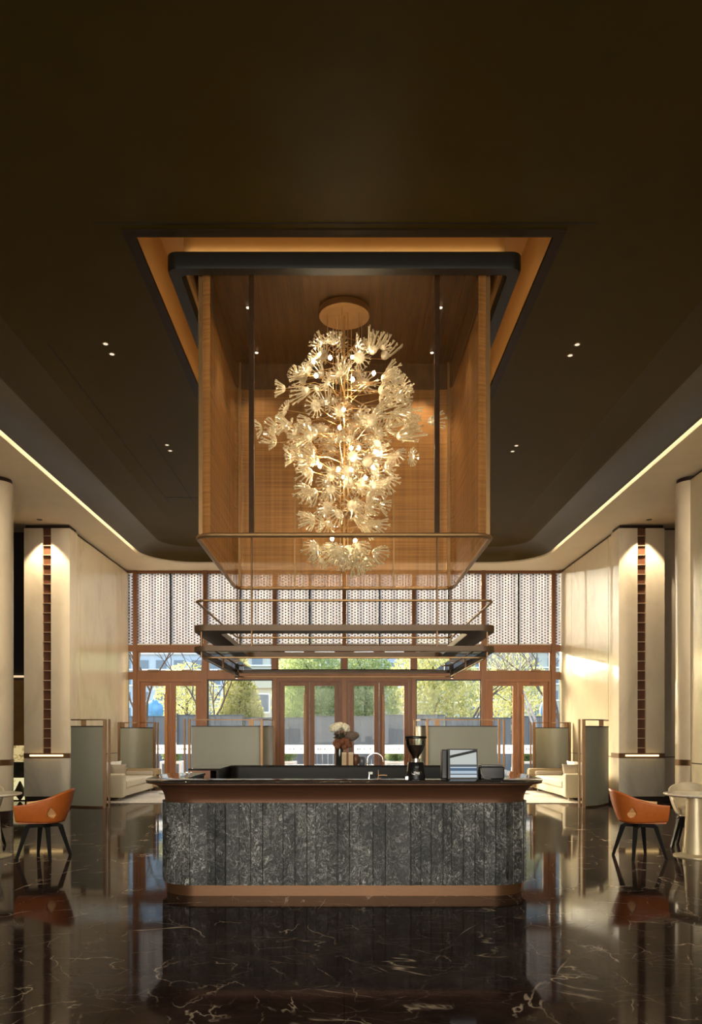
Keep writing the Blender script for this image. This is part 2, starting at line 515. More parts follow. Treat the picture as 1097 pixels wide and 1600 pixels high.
class MB:
    """collects shapes; build() links them as one mesh object"""

    def __init__(s):
        s.v = []
        s.f = []

    def add(s, v, f):
        o = len(s.v)
        s.v += [tuple(p) for p in v]
        s.f += [tuple(i + o for i in q) for q in f]
        return s

    def box(s, x0, x1, y0, y1, z0, z1, bev=0.0, rot=0.0, c=None):
        if bev > 0:
            bm = bmesh.new()
            bmesh.ops.create_cube(bm, size=1)
            for vv in bm.verts:
                vv.co = Vector((vv.co.x * (x1 - x0), vv.co.y * (y1 - y0), vv.co.z * (z1 - z0)))
            bmesh.ops.bevel(bm, geom=list(bm.edges), offset=bev, segments=3, affect='EDGES', profile=0.6)
            bm.verts.index_update()
            vs = [vv.co + Vector(((x0 + x1) / 2, (y0 + y1) / 2, (z0 + z1) / 2)) for vv in bm.verts]
            fs = [tuple(q.index for q in fa.verts) for fa in bm.faces]
            bm.free()
        else:
            vs = [Vector(p) for p in ((x0, y0, z0), (x1, y0, z0), (x1, y1, z0), (x0, y1, z0), (x0, y0, z1), (x1, y0, z1), (x1, y1, z1), (x0, y1, z1))]
            fs = [(0, 3, 2, 1), (4, 5, 6, 7), (0, 1, 5, 4), (1, 2, 6, 5), (2, 3, 7, 6), (3, 0, 4, 7)]
        if rot:
            cc = Vector(c) if c else Vector(((x0 + x1) / 2, (y0 + y1) / 2, 0))
            R = Matrix.Rotation(rot, 3, 'Z')
            vs = [R @ (p - cc) + cc for p in vs]
        return s.add(vs, fs)

    def tube(s, pts, r, n=8, closed=False, cap=True, squash=None):
        pts = [Vector(p) for p in pts]
        rs = r if isinstance(r, (list, tuple)) else [r] * len(pts)
        k = len(pts)
        vs, fs = [], []
        up = None
        for i, p in enumerate(pts):
            a = pts[(i - 1) % k] if (closed or i > 0) else p
            b = pts[(i + 1) % k] if (closed or i < k - 1) else p
            t = (b - a)
            t = t.normalized() if t.length > 1e-9 else Vector((0, 0, 1))
            if up is None:
                up = Vector((0, 0, 1)) if abs(t.z) < 0.9 else Vector((1, 0, 0))
            e1 = t.cross(up)
            if e1.length < 1e-6:
                e1 = t.cross(Vector((0, 1, 0)))
            e1.normalize()
            e2 = e1.cross(t).normalized()
            up = e2
            for j in range(n):
                th = 2 * PI * (j + 0.5) / n
                vs.append(p + e1 * (rs[i] * math.cos(th)) + e2 * (rs[i] * math.sin(th)))
        for i in range(k if closed else k - 1):
            for j in range(n):
                a, b = i * n + j, i * n + (j + 1) % n
                c, d = ((i + 1) % k) * n + (j + 1) % n, ((i + 1) % k) * n + j
                fs.append((a, b, c, d))
        if cap and not closed:
            fs.append(tuple(range(n - 1, -1, -1)))
            fs.append(tuple((k - 1) * n + j for j in range(n)))
        return s.add(vs, fs)

    def lathe(s, prof, n=24, c=(0, 0, 0), cap=True):
        vs, fs = [], []
        for r, z in prof:
            for j in range(n):
                th = 2 * PI * j / n
                vs.append((c[0] + r * math.cos(th), c[1] + r * math.sin(th), c[2] + z))
        for i in range(len(prof) - 1):
            for j in range(n):
                fs.append((i * n + j, i * n + (j + 1) % n, (i + 1) * n + (j + 1) % n, (i + 1) * n + j))
        if cap:
            fs.append(tuple(range(n - 1, -1, -1)))
            fs.append(tuple((len(prof) - 1) * n + j for j in range(n)))
        return s.add(vs, fs)

    def ball(s, c, r, seg=10, rings=6, sc=(1, 1, 1)):
        vs, fs = [], []
        for i in range(rings + 1):
            ph = PI * i / rings
            for j in range(seg):
                th = 2 * PI * j / seg
                vs.append((c[0] + r * sc[0] * math.sin(ph) * math.cos(th), c[1] + r * sc[1] * math.sin(ph) * math.sin(th), c[2] + r * sc[2] * math.cos(ph)))
        for i in range(rings):
            for j in range(seg):
                fs.append((i * seg + j, (i + 1) * seg + j, (i + 1) * seg + (j + 1) % seg, i * seg + (j + 1) % seg))
        return s.add(vs, fs)

    def prism(s, poly, z0, z1):
        k = len(poly)
        vs = [(x, y, z0) for x, y in poly] + [(x, y, z1) for x, y in poly]
        fs = [tuple(range(k - 1, -1, -1)), tuple(range(k, 2 * k))]
        fs += [(i, (i + 1) % k, k + (i + 1) % k, k + i) for i in range(k)]
        return s.add(vs, fs)

    def strip(s, path, t, z0, z1):
        """vertical wall of thickness t that follows an open plan path"""
        L, R = [], []
        k = len(path)
        for i, p in enumerate(path):
            a = Vector(path[max(0, i - 1)]); b = Vector(path[min(k - 1, i + 1)])
            d = (b - a).normalized(); nn = Vector((-d.y, d.x))
            p = Vector(p)
            L.append(p + nn * t / 2); R.append(p - nn * t / 2)
        vs = [(q.x, q.y, z) for z in (z0, z1) for q in L] + [(q.x, q.y, z) for z in (z0, z1) for q in R]
        fs = []
        for i in range(k - 1):
            fs += [(i, i + 1, k + i + 1, k + i), (2 * k + i + 1, 2 * k + i, 3 * k + i, 3 * k + i + 1),
                   (k + i, k + i + 1, 3 * k + i + 1, 3 * k + i), (i + 1, i, 2 * k + i, 2 * k + i + 1)]
        fs += [(0, k, 3 * k, 2 * k), (k - 1, 3 * k - 1, 4 * k - 1, 2 * k - 1)]
        return s.add(vs, fs)

    def sheet(s, path, z0, z1):
        k = len(path)
        return s.add([(x, y, z0) for x, y in path] + [(x, y, z1) for x, y in path], [(i, i + 1, k + i + 1, k + i) for i in range(k - 1)])

    def build(s, name, mat, parent=None, smooth=False, angle=35):
        me = bpy.data.meshes.new(name)
        me.from_pydata(s.v, [], s.f)
        me.materials.append(mat)
        bm = bmesh.new(); bm.from_mesh(me)
        bmesh.ops.recalc_face_normals(bm, faces=bm.faces)
        if smooth:
            for fa in bm.faces:
                fa.smooth = True
            for e in bm.edges:
                if len(e.link_faces) == 2 and e.calc_face_angle(0) > math.radians(angle):
                    e.smooth = False
        bm.to_mesh(me); bm.free()
        o = bpy.data.objects.new(name, me)
        COL.objects.link(o)
        if parent is not None:
            o.parent = parent
        return o


def text_mesh(name, body, size, mat, parent, loc, extrude=0.0006, shear=0.0, space=1.0):
    c = bpy.data.curves.new(name, 'FONT')
    c.body = body; c.size = size; c.align_x = 'CENTER'; c.align_y = 'CENTER'
    c.extrude = extrude; c.offset = size * 0.03; c.shear = shear; c.space_character = space
    o = bpy.data.objects.new(name, c); COL.objects.link(o)
    me = bpy.data.meshes.new_from_object(o.evaluated_get(bpy.context.evaluated_depsgraph_get()))
    bpy.data.objects.remove(o); bpy.data.curves.remove(c)
    me.materials.clear(); me.materials.append(mat)
    o = bpy.data.objects.new(name, me); COL.objects.link(o)
    o.parent = parent; o.location = loc; o.rotation_euler = (PI / 2, 0, 0)
    return o


def tag(o, label, cat, group=None):
    o['label'] = label
    o['category'] = cat
    if group:
        o['group'] = group
    return o


def thing(name, label, cat, loc=(0, 0, 0), rz=0.0, group=None):
    o = bpy.data.objects.new(name, None)
    o.location = loc
    o.rotation_euler = (0, 0, rz)
    o.empty_display_size = 0.1
    COL.objects.link(o)
    return tag(o, label, cat, group)


def struct(o, label=None):
    o['kind'] = 'structure'
    if label:
        o['label'] = label
    return o


def dup(root, loc=None, rz=None, label=None):
    r = root.copy(); COL.objects.link(r)
    if loc is not None:
        r.location = loc
    if rz is not None:
        r.rotation_euler = (0, 0, rz)
    if label:
        r['label'] = label
    for ch in list(root.children):
        c = ch.copy(); COL.objects.link(c); c.parent = r
        for g in list(ch.children):
            d = g.copy(); COL.objects.link(d); d.parent = c
    return r


def rrect(hx, y0, y1, r, n=8):
    """closed rounded rectangle, counter-clockwise, starting front-left"""
    pts = []
    for cx, cy, a0 in ((-hx + r, y0 + r, PI), (hx - r, y0 + r, 1.5 * PI), (hx - r, y1 - r, 0), (-hx + r, y1 - r, 0.5 * PI)):
        for i in range(n + 1):
            a = a0 + PI / 2 * i / n
            pts.append((cx + r * math.cos(a), cy + r * math.sin(a)))
    return pts


def fill_loops(name, loops, z, mat, parent=None):
    bm = bmesh.new()
    es = []
    for lp in loops:
        vs = [bm.verts.new((x, y, z)) for x, y in lp]
        es += [bm.edges.new((vs[i], vs[(i + 1) % len(vs)])) for i in range(len(vs))]
    bmesh.ops.triangle_fill(bm, edges=es, use_beauty=True)
    me = bpy.data.meshes.new(name)
    bm.to_mesh(me); bm.free()
    return me


# ================================================================== room shell
ZW, ZC = 5.73, 6.11            # pale soffit, dark ceiling
YF = 20.33                     # glazed front
struct(MB().box(-9, 9, -8, YF + 0.1, -0.2, 0).build('floor', floor_m), 'dark brown polished marble floor with pale veins')
struct(MB().box(-9, 9, -8, YF + 0.3, 7.2, 7.4).build('ceiling_slab', whitem))
struct(MB().box(-9.2, -9, -8, YF, -0.2, 7.4).build('wall_left_outer', skirtm))
struct(MB().box(9, 9.2, -8, YF, -0.2, 7.4).build('wall_right_outer', skirtm))
struct(MB().box(-9.2, 9.2, -8.2, -8, -0.2, 7.4).build('wall_front', M('lobby_wall', (0.10, 0.07, 0.045), 0.6)))
struct(MB().box(-9.2, 9.2, YF - 0.05, YF + 0.15, ZW - 0.02, 7.4).build('wall_back', whitem))
for s, nm in ((-1, 'wall_back_left'), (1, 'wall_back_right')):
    x0, x1 = sorted((s * 5.74, s * 9.2))
    struct(MB().box(x0, x1, YF - 0.05, YF + 0.15, -0.2, ZW).build(nm, skirtm))

# pale soffit around the raised dark ceiling
GAP_X, EDGE_Y = 4.95, 19.38


def u_outline(hx, yfar, r, n=10, y0=-7.6):
    pts = [(-hx, y0), (hx, y0)]
    for i in range(n + 1):
        a = PI / 2 * i / n
        pts.append((hx - r + r * math.cos(a), yfar - r + r * math.sin(a)))
    for i in range(n + 1):
        a = PI / 2 + PI / 2 * i / n
        pts.append((-hx + r + r * math.cos(a), yfar - r + r * math.sin(a)))
    return pts


outl = u_outline(GAP_X, EDGE_Y, 1.25)
me = fill_loops('ceiling_soffit', [[(-9, -8), (9, -8), (9, YF), (-9, YF)], outl], ZW, whitem)
me.materials.append(whitem)
so = bpy.data.objects.new('ceiling_soffit', me); COL.objects.link(so); struct(so, 'pale soffit around the dark ceiling')
lip = MB()
k = len(outl)
lip.add([(x, y, ZW) for x, y in outl] + [(x, y, 6.5) for x, y in outl], [(i, (i + 1) % k, k + (i + 1) % k, k + i) for i in range(k)])
struct(lip.build('trim_1', whitem), 'lit inner lip of the pale soffit')

# dark ceiling: flat centre, edges rolling down to the soffit
rings = []
NP = [(0.0, 5.76), (0.03, 5.80), (0.09, 5.86), (0.18, 5.925), (0.30, 5.985), (0.45, 6.035), (0.62, 6.075), (0.82, 6.10), (1.05, ZC)]
cv, cf = [], []
for off, z in NP:
    for x, y in u_outline(GAP_X - 0.055 - off, EDGE_Y - off, max(0.15, 1.22 - off)):
        cv.append((x, y, z))
k = len(u_outline(1, 1, .1))
for i in range(len(NP) - 1):
    for j in range(k):
        cf.append((i * k + j, i * k + (j + 1) % k, (i + 1) * k + (j + 1) % k, (i + 1) * k + j))
OX, OY0, OY1 = 1.96, 7.20, 10.60
hole = [(-OX, OY0), (OX, OY0), (OX, OY1), (-OX, OY1)]
inner = [(x, y) for x, y, z in cv[-k:]]
me = fill_loops('ceiling', [inner, hole], ZC, ceilm)
bm = bmesh.new(); bm.from_mesh(me)
vs = [bm.verts.new(p) for p in cv]
for fi_, f in enumerate(cf):
    fa = bm.faces.new([vs[i] for i in f]); fa.smooth = True; fa.material_index = 1 if fi_ // k < 5 else 0
bmesh.ops.remove_doubles(bm, verts=bm.verts, dist=0.0005)
bmesh.ops.recalc_face_normals(bm, faces=bm.faces)
bm.to_mesh(me); bm.free()
me.materials.append(ceilm); me.materials.append(edgem)
co = bpy.data.objects.new('ceiling', me); COL.objects.link(co); struct(co, 'dark olive brown ceiling with rolled edges')
# the cove lamps behind the ceiling's edge
for s in (-1, 1):
    x0, x1 = sorted((s * 4.845, s * 4.865))
    struct(MB().box(x0, x1, -4, 18.1, 5.93, 5.96).build('trim_2' if s < 0 else 'trim_3', ledcove), 'warm cove lighting strip behind the ceiling edge')
# recess over the opening
rc = MB()
RZ = 6.72
for a, b in ((0, 1), (1, 2), (2, 3), (3, 0)):
    (xa, ya), (xb, yb) = hole[a], hole[b]
    rc.add([(xa, ya, ZC), (xb, yb, ZC), (xb, yb, RZ), (xa, ya, RZ)], [(0, 1, 2, 3)])
rc.add([(x, y, RZ) for x, y in hole], [(0, 1, 2, 3)])
struct(rc.build('ceiling_recess', recessm), 'amber lit recess around the hanging box')
fr = MB()
for x0, x1, y0, y1 in ((-OX - .10, OX + .10, OY0 - .10, OY0), (-OX - .10, OX + .10, OY1, OY1 + .10), (-OX - .10, -OX, OY0, OY1), (OX, OX + .10, OY0, OY1)):
    fr.box(x0, x1, y0, y1, ZC - 0.015, ZC + 0.02)
struct(fr.build('trim_4', M('recess_edge', (0.035, 0.019, 0.008), 0.5, spec=0.1)), 'dark edge band around the ceiling opening')
gm = M('ceiling_joint', (0.012, 0.009, 0.005), 0.7)
for i, (x0, y0, x1, y1) in enumerate(((-3.55, 9.2, -3.55, 15.5), (-3.05, 12.0, -3.05, 17.0), (4.05, 5.5, 4.05, 12.0), (4.6, 7.5, 4.6, 12.5), (-3.55, 15.2, -2.5, 15.2), (-2.3, 7.02, 2.3, 7.02))):
    w = 0.006
    z = ZC - 0.004 if abs(x0) < 3.8 else ZC - 0.006
    if abs(x0) > 3.9:
        continue
    struct(MB().box(x0 - w, x1 + w, y0 - w, y1 + w, z, ZC + 0.02).build('trim_%d' % (5 + i), gm), 'fine joint line in the dark ceiling')

# ------------------------------------------------------------------ side walls
for s, nm in ((-1, 'left'), (1, 'right')):
    X = s * 5.70
    # marble beside the glazing, behind the pillar
    w = MB()
    for y0, y1 in ((16.25, 16.57), (16.59, 19.26), (19.28, 20.27)):
        for z0, z1 in ((0.14, 0.935), (0.955, 5.66)):
            x0, x1 = sorted((X, X + s * 0.05))
            w.box(x0, x1, y0, y1, z0, z1)
    struct(w.build('wall_' + nm, wallm), 'cream marble wall panels beside the glazed front')
    x0, x1 = sorted((X + s * 0.05, X + s * 0.3))
    struct(MB().box(x0, x1, 16.25, 20.28, 0, ZW).build('wall_%s_backing' % nm, skirtm))
    x0, x1 = sorted((X + s * 0.01, X + s * 0.05))
    struct(MB().box(x0, x1, 16.25, 20.27, 0, 0.135).build('baseboard_' + nm, skirtm))
    # nearer wall
    w = MB()
    for y0, y1 in ((-7.9, 1.0), (1.02, 5.0), (5.02, 9.0), (9.02, 12.82)):
        for z0, z1 in ((0.14, 0.935), (0.955, 5.66)):
            x0, x1 = sorted((s * 5.76, s * 5.82))
            w.box(x0, x1, y0, y1, z0, z1)
    struct(w.build('wall_%s_near' % nm, wallm), 'cream marble wall in front of the round pilaster')
    x0, x1 = sorted((s * 5.82, s * 6.1))
    struct(MB().box(x0, x1, -7.9, 12.84, 0, ZW).build('wall_%s_near_backing' % nm, skirtm))
    # recess wall between pilaster and pillar
    x0, x1 = sorted((s * 6.55, s * 8.9))
    if s > 0:
        w = MB()
        for z0, z1 in ((0.14, 0.935), (0.955, 5.66)):
            w.box(x0, x1, 15.95, 16.1, z0, z1)
        struct(w.build('wall_right_alcove', M('beige_panel', (0.52, 0.43, 0.32), 0.5, 0, 0.06, 2)), 'beige panel wall in the alcove beside the pillar')
        struct(MB().box(x0, x1, 16.1, 16.3, 0, ZW).build('wall_right_alcove_backing', skirtm))
    # round pilaster
    p = thing('pillar', 'round cream pilaster at the %s end of the near wall' % ('left' if s < 0 else 'right'), 'pillar', (s * 5.86, 13.0, 0))
    struct(p)
    MB().lathe([(0.24, 0.14), (0.24, 0.90)], 32).build('lower_drum', pillm, p, True)
    MB().lathe([(0.243, 0.90), (0.243, 1.0)], 32).build('bronze_band', bronze, p, True)
    MB().lathe([(0.24, 1.0), (0.24, 5.66)], 32).build('upper_drum', pillm, p, True)
    MB().lathe([(0.22, 5.66), (0.22, ZW)], 32).build('shadow_gap', skirtm, p, True)
    MB().lathe([(0.235, 0), (0.235, 0.14)], 32).build('plinth', skirtm, p, True)

    # flat marble pillar with the bronze ladder slot
    p = thing('pillar', 'broad marble pillar with a bronze ladder slot, %s side' % ('left' if s < 0 else 'right'), 'pillar', (s * 6.12, 15.8, 0))
    struct(p)
    SX0, SX1 = -0.085, 0.085
    xin, xout = (0.47, -0.47)
    up = MB()
    up.box(-0.47, SX0, 0, 0.45, 1.03, 5.66)
    up.box(SX1, 0.47, 0, 0.45, 1.03, 5.66)
    up.build('upper_slabs', pillm, p)
    MB().box(-0.47, 0.47, 0, 0.45, 0.14, 0.93).build('lower_slab', marble_wall('grey_veined_marble', (0.60, 0.54, 0.42), (0.40, 0.36, 0.30)) if s < 0 else bpy.data.materials['grey_veined_marble'], p)
    MB().box(SX0, SX1, 0.05, 0.45, 1.0, 5.66).build('slot_back', slotm, p)
    for i in range(23):
        z = 1.14 + i * 0.1985
        MB().box(SX0, SX1, 0.012, 0.06, z - 0.007, z + 0.007).build('rung', rungm, p)
    MB().box(-0.475, 0.475, -0.006, 0.45, 0.93, 1.03).build('bronze_band', bronze, p)
    MB().box(-0.34, 0.34, -0.045, -0.006, 0.965, 1.0, 0.01).build('light_bar', ledbar, p)
    MB().box(-0.45, 0.45, 0.03, 0.43, 5.66, ZW).build('shadow_gap', skirtm, p)
    MB().box(-0.46, 0.46, 0.02, 0.45, 0, 0.14).build('plinth', skirtm, p)
    light('pillar_spot', 'SPOT', (s * 6.12, 15.48, 5.70), E_PILLAR, SOFTWARM, (0, 0.10, -1), spot_size=math.radians(75), spot_blend=0.35, shadow_soft_size=0.03)
    t = thing('recessed_downlight', 'small dark downlight in the pale soffit above the %s ladder pillar' % ('left' if s < 0 else 'right'), 'downlight', (s * 6.12, 15.42, ZW))
    MB().lathe([(0.05, -0.006), (0.06, 0.0)], 20).build('bezel', darkm, t)

# the dark cabinet with the lit display niche, left
dc = thing('display_cabinet', 'tall dark cabinet with a lit marble niche behind the left ladder pillar', 'cabinet', (-7.3, 16.3, 0))
cb = M('cabinet_dark', (0.022, 0.012, 0.007), 0.5)
cp = M('cabinet_brown', (0.42, 0.21, 0.05), 0.5)
MB().box(-0.75, 0.75, 0.1, 0.5, 0, ZW).build('carcass', cb, dc)
MB().box(0.12, 0.75, 0.05, 0.1, 1.19, 2.57).build('upper_panel', cp, dc)
MB().box(-0.75, 0.75, 0.03, 0.1, 2.63, 2.67).build('shelf_edge', emit('shelf_edge_glow', (1, 0.72, 0.42), 0.9), dc)


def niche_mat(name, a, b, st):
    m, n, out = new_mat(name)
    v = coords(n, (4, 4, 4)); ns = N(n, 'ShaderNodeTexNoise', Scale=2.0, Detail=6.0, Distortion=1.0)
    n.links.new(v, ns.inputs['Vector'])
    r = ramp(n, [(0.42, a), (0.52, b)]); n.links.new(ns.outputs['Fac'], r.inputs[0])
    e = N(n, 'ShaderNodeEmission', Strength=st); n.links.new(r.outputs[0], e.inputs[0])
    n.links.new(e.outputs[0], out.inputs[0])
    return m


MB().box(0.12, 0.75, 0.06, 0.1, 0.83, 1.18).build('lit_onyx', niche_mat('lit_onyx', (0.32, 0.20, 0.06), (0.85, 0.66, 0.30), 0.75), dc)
MB().box(0.12, 0.75, 0.06, 0.1, 0.50, 0.82).build('dark_onyx', M('dark_onyx', (0.05, 0.04, 0.02), 0.3, 0, 0.8, 5), dc)
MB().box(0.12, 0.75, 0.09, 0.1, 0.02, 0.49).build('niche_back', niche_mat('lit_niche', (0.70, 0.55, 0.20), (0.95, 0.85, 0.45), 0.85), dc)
MB().lathe([(0.02, 0.02), (0.09, 0.12), (0.12, 0.2), (0.07, 0.3), (0.015, 0.42)], 12, (0.40, 0.04, 0)).build('ornament', M('dark_ornament', (0.06, 0.045, 0.02), 0.5), dc, True)

# ================================================================== glazed front
MX = [-5.52, -3.67, -1.835, 0.0, 1.835, 3.67, 5.52]
ZT0, ZT1 = 3.60, 3.77          # transom beam
ZH0, ZH1 = 2.86, 3.06          # head over doors
tn = 20
for x in MX:
    struct(MB().box(x - 0.055, x + 0.055, YF - 0.10, YF + 0.08, 0, ZW).build('trim_%d' % tn, brown), 'brown metal mullion of the glazed front'); tn += 1
for z0, z1 in ((ZT0, ZT1), (ZH0, ZH1), (5.66, ZW)):
    struct(MB().box(-5.73, 5.73, YF - 0.07, YF + 0.07, z0, z1).build('trim_%d' % tn, brown), 'brown horizontal beam of the glazed front'); tn += 1
struct(MB().box(-5.73, 5.73, YF - 0.04, YF + 0.04, 0, 0.03).build('trim_%d' % tn, darkm)); tn += 1

wn, dn = 1, 1
BAYNAMES = ['leftmost', 'second from left', 'third from left', 'third from right', 'second from right', 'rightmost']
for b in range(6):
    x0, x1 = MX[b] + 0.055, MX[b + 1] - 0.055
    xc = (x0 + x1) / 2
    # upper window
    w = thing('window_%d' % wn, 'upper window in the %s bay of the front' % BAYNAMES[b], 'window', (xc, YF, ZT1)); struct(w); wn += 1
    del w['category']
    MB().box(x0 - xc, x1 - xc, 0.02, 0.03, 0, 5.66 - ZT1).build('pane', pane, w)
    MB().box(-0.018, 0.018, -0.05, 0.05, 0, 5.66 - ZT1).build('thin_mullion', darkm, w)
    # screens
    for h in (0, 1):
        xa, xb = (x0, xc - 0.02) if h == 0 else (xc + 0.02, x1)
        bl = thing('screen_blind', 'pale perforated screen, %s half of the %s upper window' % ('left' if h == 0 else 'right', BAYNAMES[b]), 'blind', ((xa + xb) / 2, YF - 0.02, ZT1 + 0.02), 0, 'perforated screens in the upper windows')
        hw = (xb - xa) / 2
        nseg = 24
        pth = [(-hw + 2 * hw * i / nseg, 0.008 * math.sin(i * 1.9 + b + h)) for i in range(nseg + 1)]
        MB().strip(pth, 0.003, 0, 5.64 - ZT1).build('mesh_cloth', blindm, bl, True)
        MB().box(-hw, hw, -0.012, 0.012, -0.015, 0.02).build('hem_bar', whitep, bl)
    # transom light
    w = thing('window_%d' % wn, 'low transom window under the screens, %s bay' % BAYNAMES[b], 'window', (xc, YF, ZH1)); struct(w); wn += 1
    del w['category']
    MB().box(x0 - xc, x1 - xc, 0.02, 0.03, 0, ZT0 - ZH1).build('pane', pane, w)
    f = MB()
    hx = (x1 - x0) / 2; hz = ZT0 - ZH1
    f.box(-hx, -hx + 0.04, -0.04, 0.04, 0, hz); f.box(hx - 0.04, hx, -0.04, 0.04, 0, hz)
    f.box(-hx + 0.04, hx - 0.04, -0.04, 0.04, 0, 0.035); f.box(-hx + 0.04, hx - 0.04, -0.04, 0.04, hz - 0.03, hz)
    f.build('frame', brown, w)
    for q in (-0.45, 0.45):
        MB().box(q - 0.14, q + 0.14, -0.10, -0.04, 0.0, 0.055, 0.008).build('opener', bronze, w)
    if b in (1, 4):
        w = thing('window_%d' % wn, 'tall fixed window %s of the central doors' % ('left' if b == 1 else 'right'), 'window', (xc, YF, 0)); struct(w); wn += 1
        del w['category']
        MB().box(-hx, hx, 0.02, 0.03, 0.03, ZH0).build('pane', pane, w)
        f = MB()
        f.box(-hx, -hx + 0.025, -0.03, 0.04, 0.03, ZH0); f.box(hx - 0.025, hx, -0.03, 0.04, 0.03, ZH0)
        f.box(-hx + 0.025, hx - 0.025, -0.03, 0.04, ZH0 - 0.03, ZH0); f.box(-hx + 0.025, hx - 0.025, -0.03, 0.04, 0.03, 0.10)
        f.build('frame', darkm, w)
    else:
        j = MB()
        j.box(x0, x0 + 0.07, YF - 0.07, YF + 0.06, 0, ZH0); j.box(x1 - 0.07, x1, YF - 0.07, YF + 0.06, 0, ZH0)
        j.box(x0 + 0.07, x1 - 0.07, YF - 0.07, YF + 0.06, ZH0 - 0.06, ZH0)
        struct(j.build('trim_%d' % tn, woodm), 'timber door frame in the %s bay' % BAYNAMES[b]); tn += 1
        for h in (-1, 1):
            a0, a1 = (x0 + 0.075, xc - 0.006) if h < 0 else (xc + 0.006, x1 - 0.075)
            c = (a0 + a1) / 2; hw = (a1 - a0) / 2
            zt = ZH0 - 0.065
            gl = 0.265
            lf = MB()
            lf.box(-hw, -gl, -0.03, 0.03, 0.012, zt); lf.box(gl, hw, -0.03, 0.03, 0.012, zt)
            lf.box(-gl, gl, -0.03, 0.03, 2.69, zt); lf.box(-gl, gl, -0.03, 0.03, 0.012, 0.24)
            d = lf.build('door_%d' % dn, woodm); d.location = (c, YF, 0); dn += 1
            struct(d, '%s leaf of the timber glass doors in the %s bay' % ('left' if h < 0 else 'right', BAYNAMES[b]))
            MB().box(-gl, gl, 0.0, 0.01, 0.24, 2.69).build('pane', pane, d)
            st = MB().box(-gl, gl, -0.004, -0.001, 0.90, 1.13).build('sticker', stickm, d)
            st['label'] = 'white band across the glass'
            text_mesh('lettering', {3: 'TH ROUE', 6: 'SIDE UP'}.get(dn - 1, 'BACK UP'), 0.085, inkm, st, (0, -0.005, 1.015), space=1.15)
            # pull bar on one leaf, plain stile on the other
            if (h < 0 and b in (0, 2)) or (h > 0 and b in (3, 5)):
                hxp = -h * (hw - 0.105)
                hb = MB(); hb.box(hxp - 0.04, hxp + 0.04, -0.085, -0.045, 0.25, 2.47, 0.012)
                hb.box(hxp - 0.015, hxp + 0.015, -0.05, -0.025, 0.55, 0.60); hb.box(hxp - 0.015, hxp + 0.015, -0.05, -0.025, 2.1, 2.15)
                hb.build('door_handle', handm, d)
            MB().box(-0.16 if h < 0 else -0.10, 0.10 if h < 0 else 0.16, -0.06, -0.03, 2.74, 2.775, 0.006).build('door_closer', brown, d)
for s in (-1, 1):
    x0, x1 = sorted((s * 5.575, s * 5.73))
    w = thing('window_%d' % wn, 'narrow glass strip at the %s edge of the front' % ('left' if s < 0 else 'right'), 'window', ((x0 + x1) / 2, YF, 0)); struct(w); wn += 1
    del w['category']
    hx = (x1 - x0) / 2
    MB().box(-hx, hx, 0.02, 0.03, 0.03, ZT0).build('pane', pane, w)
    MB().box(-hx, hx, 0.02, 0.03, ZT1, 5.66).build('pane', pane, w)
    bl = thing('screen_blind', 'narrow perforated screen at the %s edge of the front' % ('left' if s < 0 else 'right'), 'blind', ((x0 + x1) / 2, YF - 0.02, ZT1), 0, 'perforated screens in the upper windows')
    MB().strip([(-hx, 0), (0, 0.003), (hx, 0)], 0.003, 0.02, 5.64 - ZT1).build('mesh_cloth', blindm, bl)

# ================================================================== hanging mesh box
BX, BY0, BY1 = 1.45, 7.50, 10.26
BZ0, BZT = 3.36, 6.37
bx = thing('mesh_box', 'tall golden mesh box lantern hanging over the bar counter', 'light fixture', (0, 8.88, BZ0))
yo = 8.88


def loc(pts):
    return [(x, y - yo) for x, y in pts]


c = rrect(BX, BY0, BY1, 0.14, 6)
cl = loc(c)
n6 = 7
# closed outline is front-left corner, front-right, back-right, back-left
back = cl[2 * n6:4 * n6]
left = cl[4 * n6 - 1:] + cl[:1]
right = cl[2 * n6 - 1:2 * n6 + 1]
front = [cl[n6 - 1], cl[n6]]
ZB = BZT - BZ0
MB().sheet(back, 0.03, ZB).build('mesh_panel', meshback, bx, True)
MB().sheet([cl[4 * n6 - 1], cl[0]] + cl[1:n6], 0.03, ZB).build('mesh_panel', meshback, bx, True)
MB().sheet([cl[2 * n6], cl[2 * n6 - 1]] + cl[n6:2 * n6 - 1][::-1], 0.03, ZB).build('mesh_panel', meshback, bx, True)
MB().sheet(front, 0.03, ZB - 0.30).build('mesh_panel', meshfront, bx)
fa = MB()
cc = rrect(BX + 0.12, BY0 - 0.012, BY1 + 0.012, 0.10, 6); cc = loc(cc)
fa.strip(cc + cc[:1], 0.03, ZB - 0.34, RZ - BZ0)
fa.build('fascia', recessm, bx)
fi = MB()
ci = loc(rrect(BX - 0.018, BY0 + 0.018, BY1 - 0.018, 0.13, 6))
fi.strip(ci + ci[:1], 0.006, ZB - 0.345, ZB)
fi.build('fascia_lining', topgold, bx)
MB().prism(cl, ZB, ZB + 0.03).build('top_panel', topgold, bx)
sl = MB()
for i in range(34):
    x = -1.40 + i * 2.8 / 33
    sl.box(x - 0.012, x + 0.012, BY0 - yo + 0.08, BY1 - yo - 0.08, ZB - 0.02, ZB)
sl.build('top_slats', topgold, bx)
MB().tube([(x, y, 0.02) for x, y in cl], 0.024, 8, True).build('bottom_rail', goldm, bx, True)
for (px, py) in ((-BX + 0.045, BY0 + 0.03), (BX - 0.045, BY0 + 0.03), (-BX + 0.06, BY1 - 0.05), (BX - 0.06, BY1 - 0.05)):
    MB().box(px - 0.018, px + 0.018, py - yo - 0.018, py - yo + 0.018, 0.03, ZB).build('corner_post', goldm, bx)
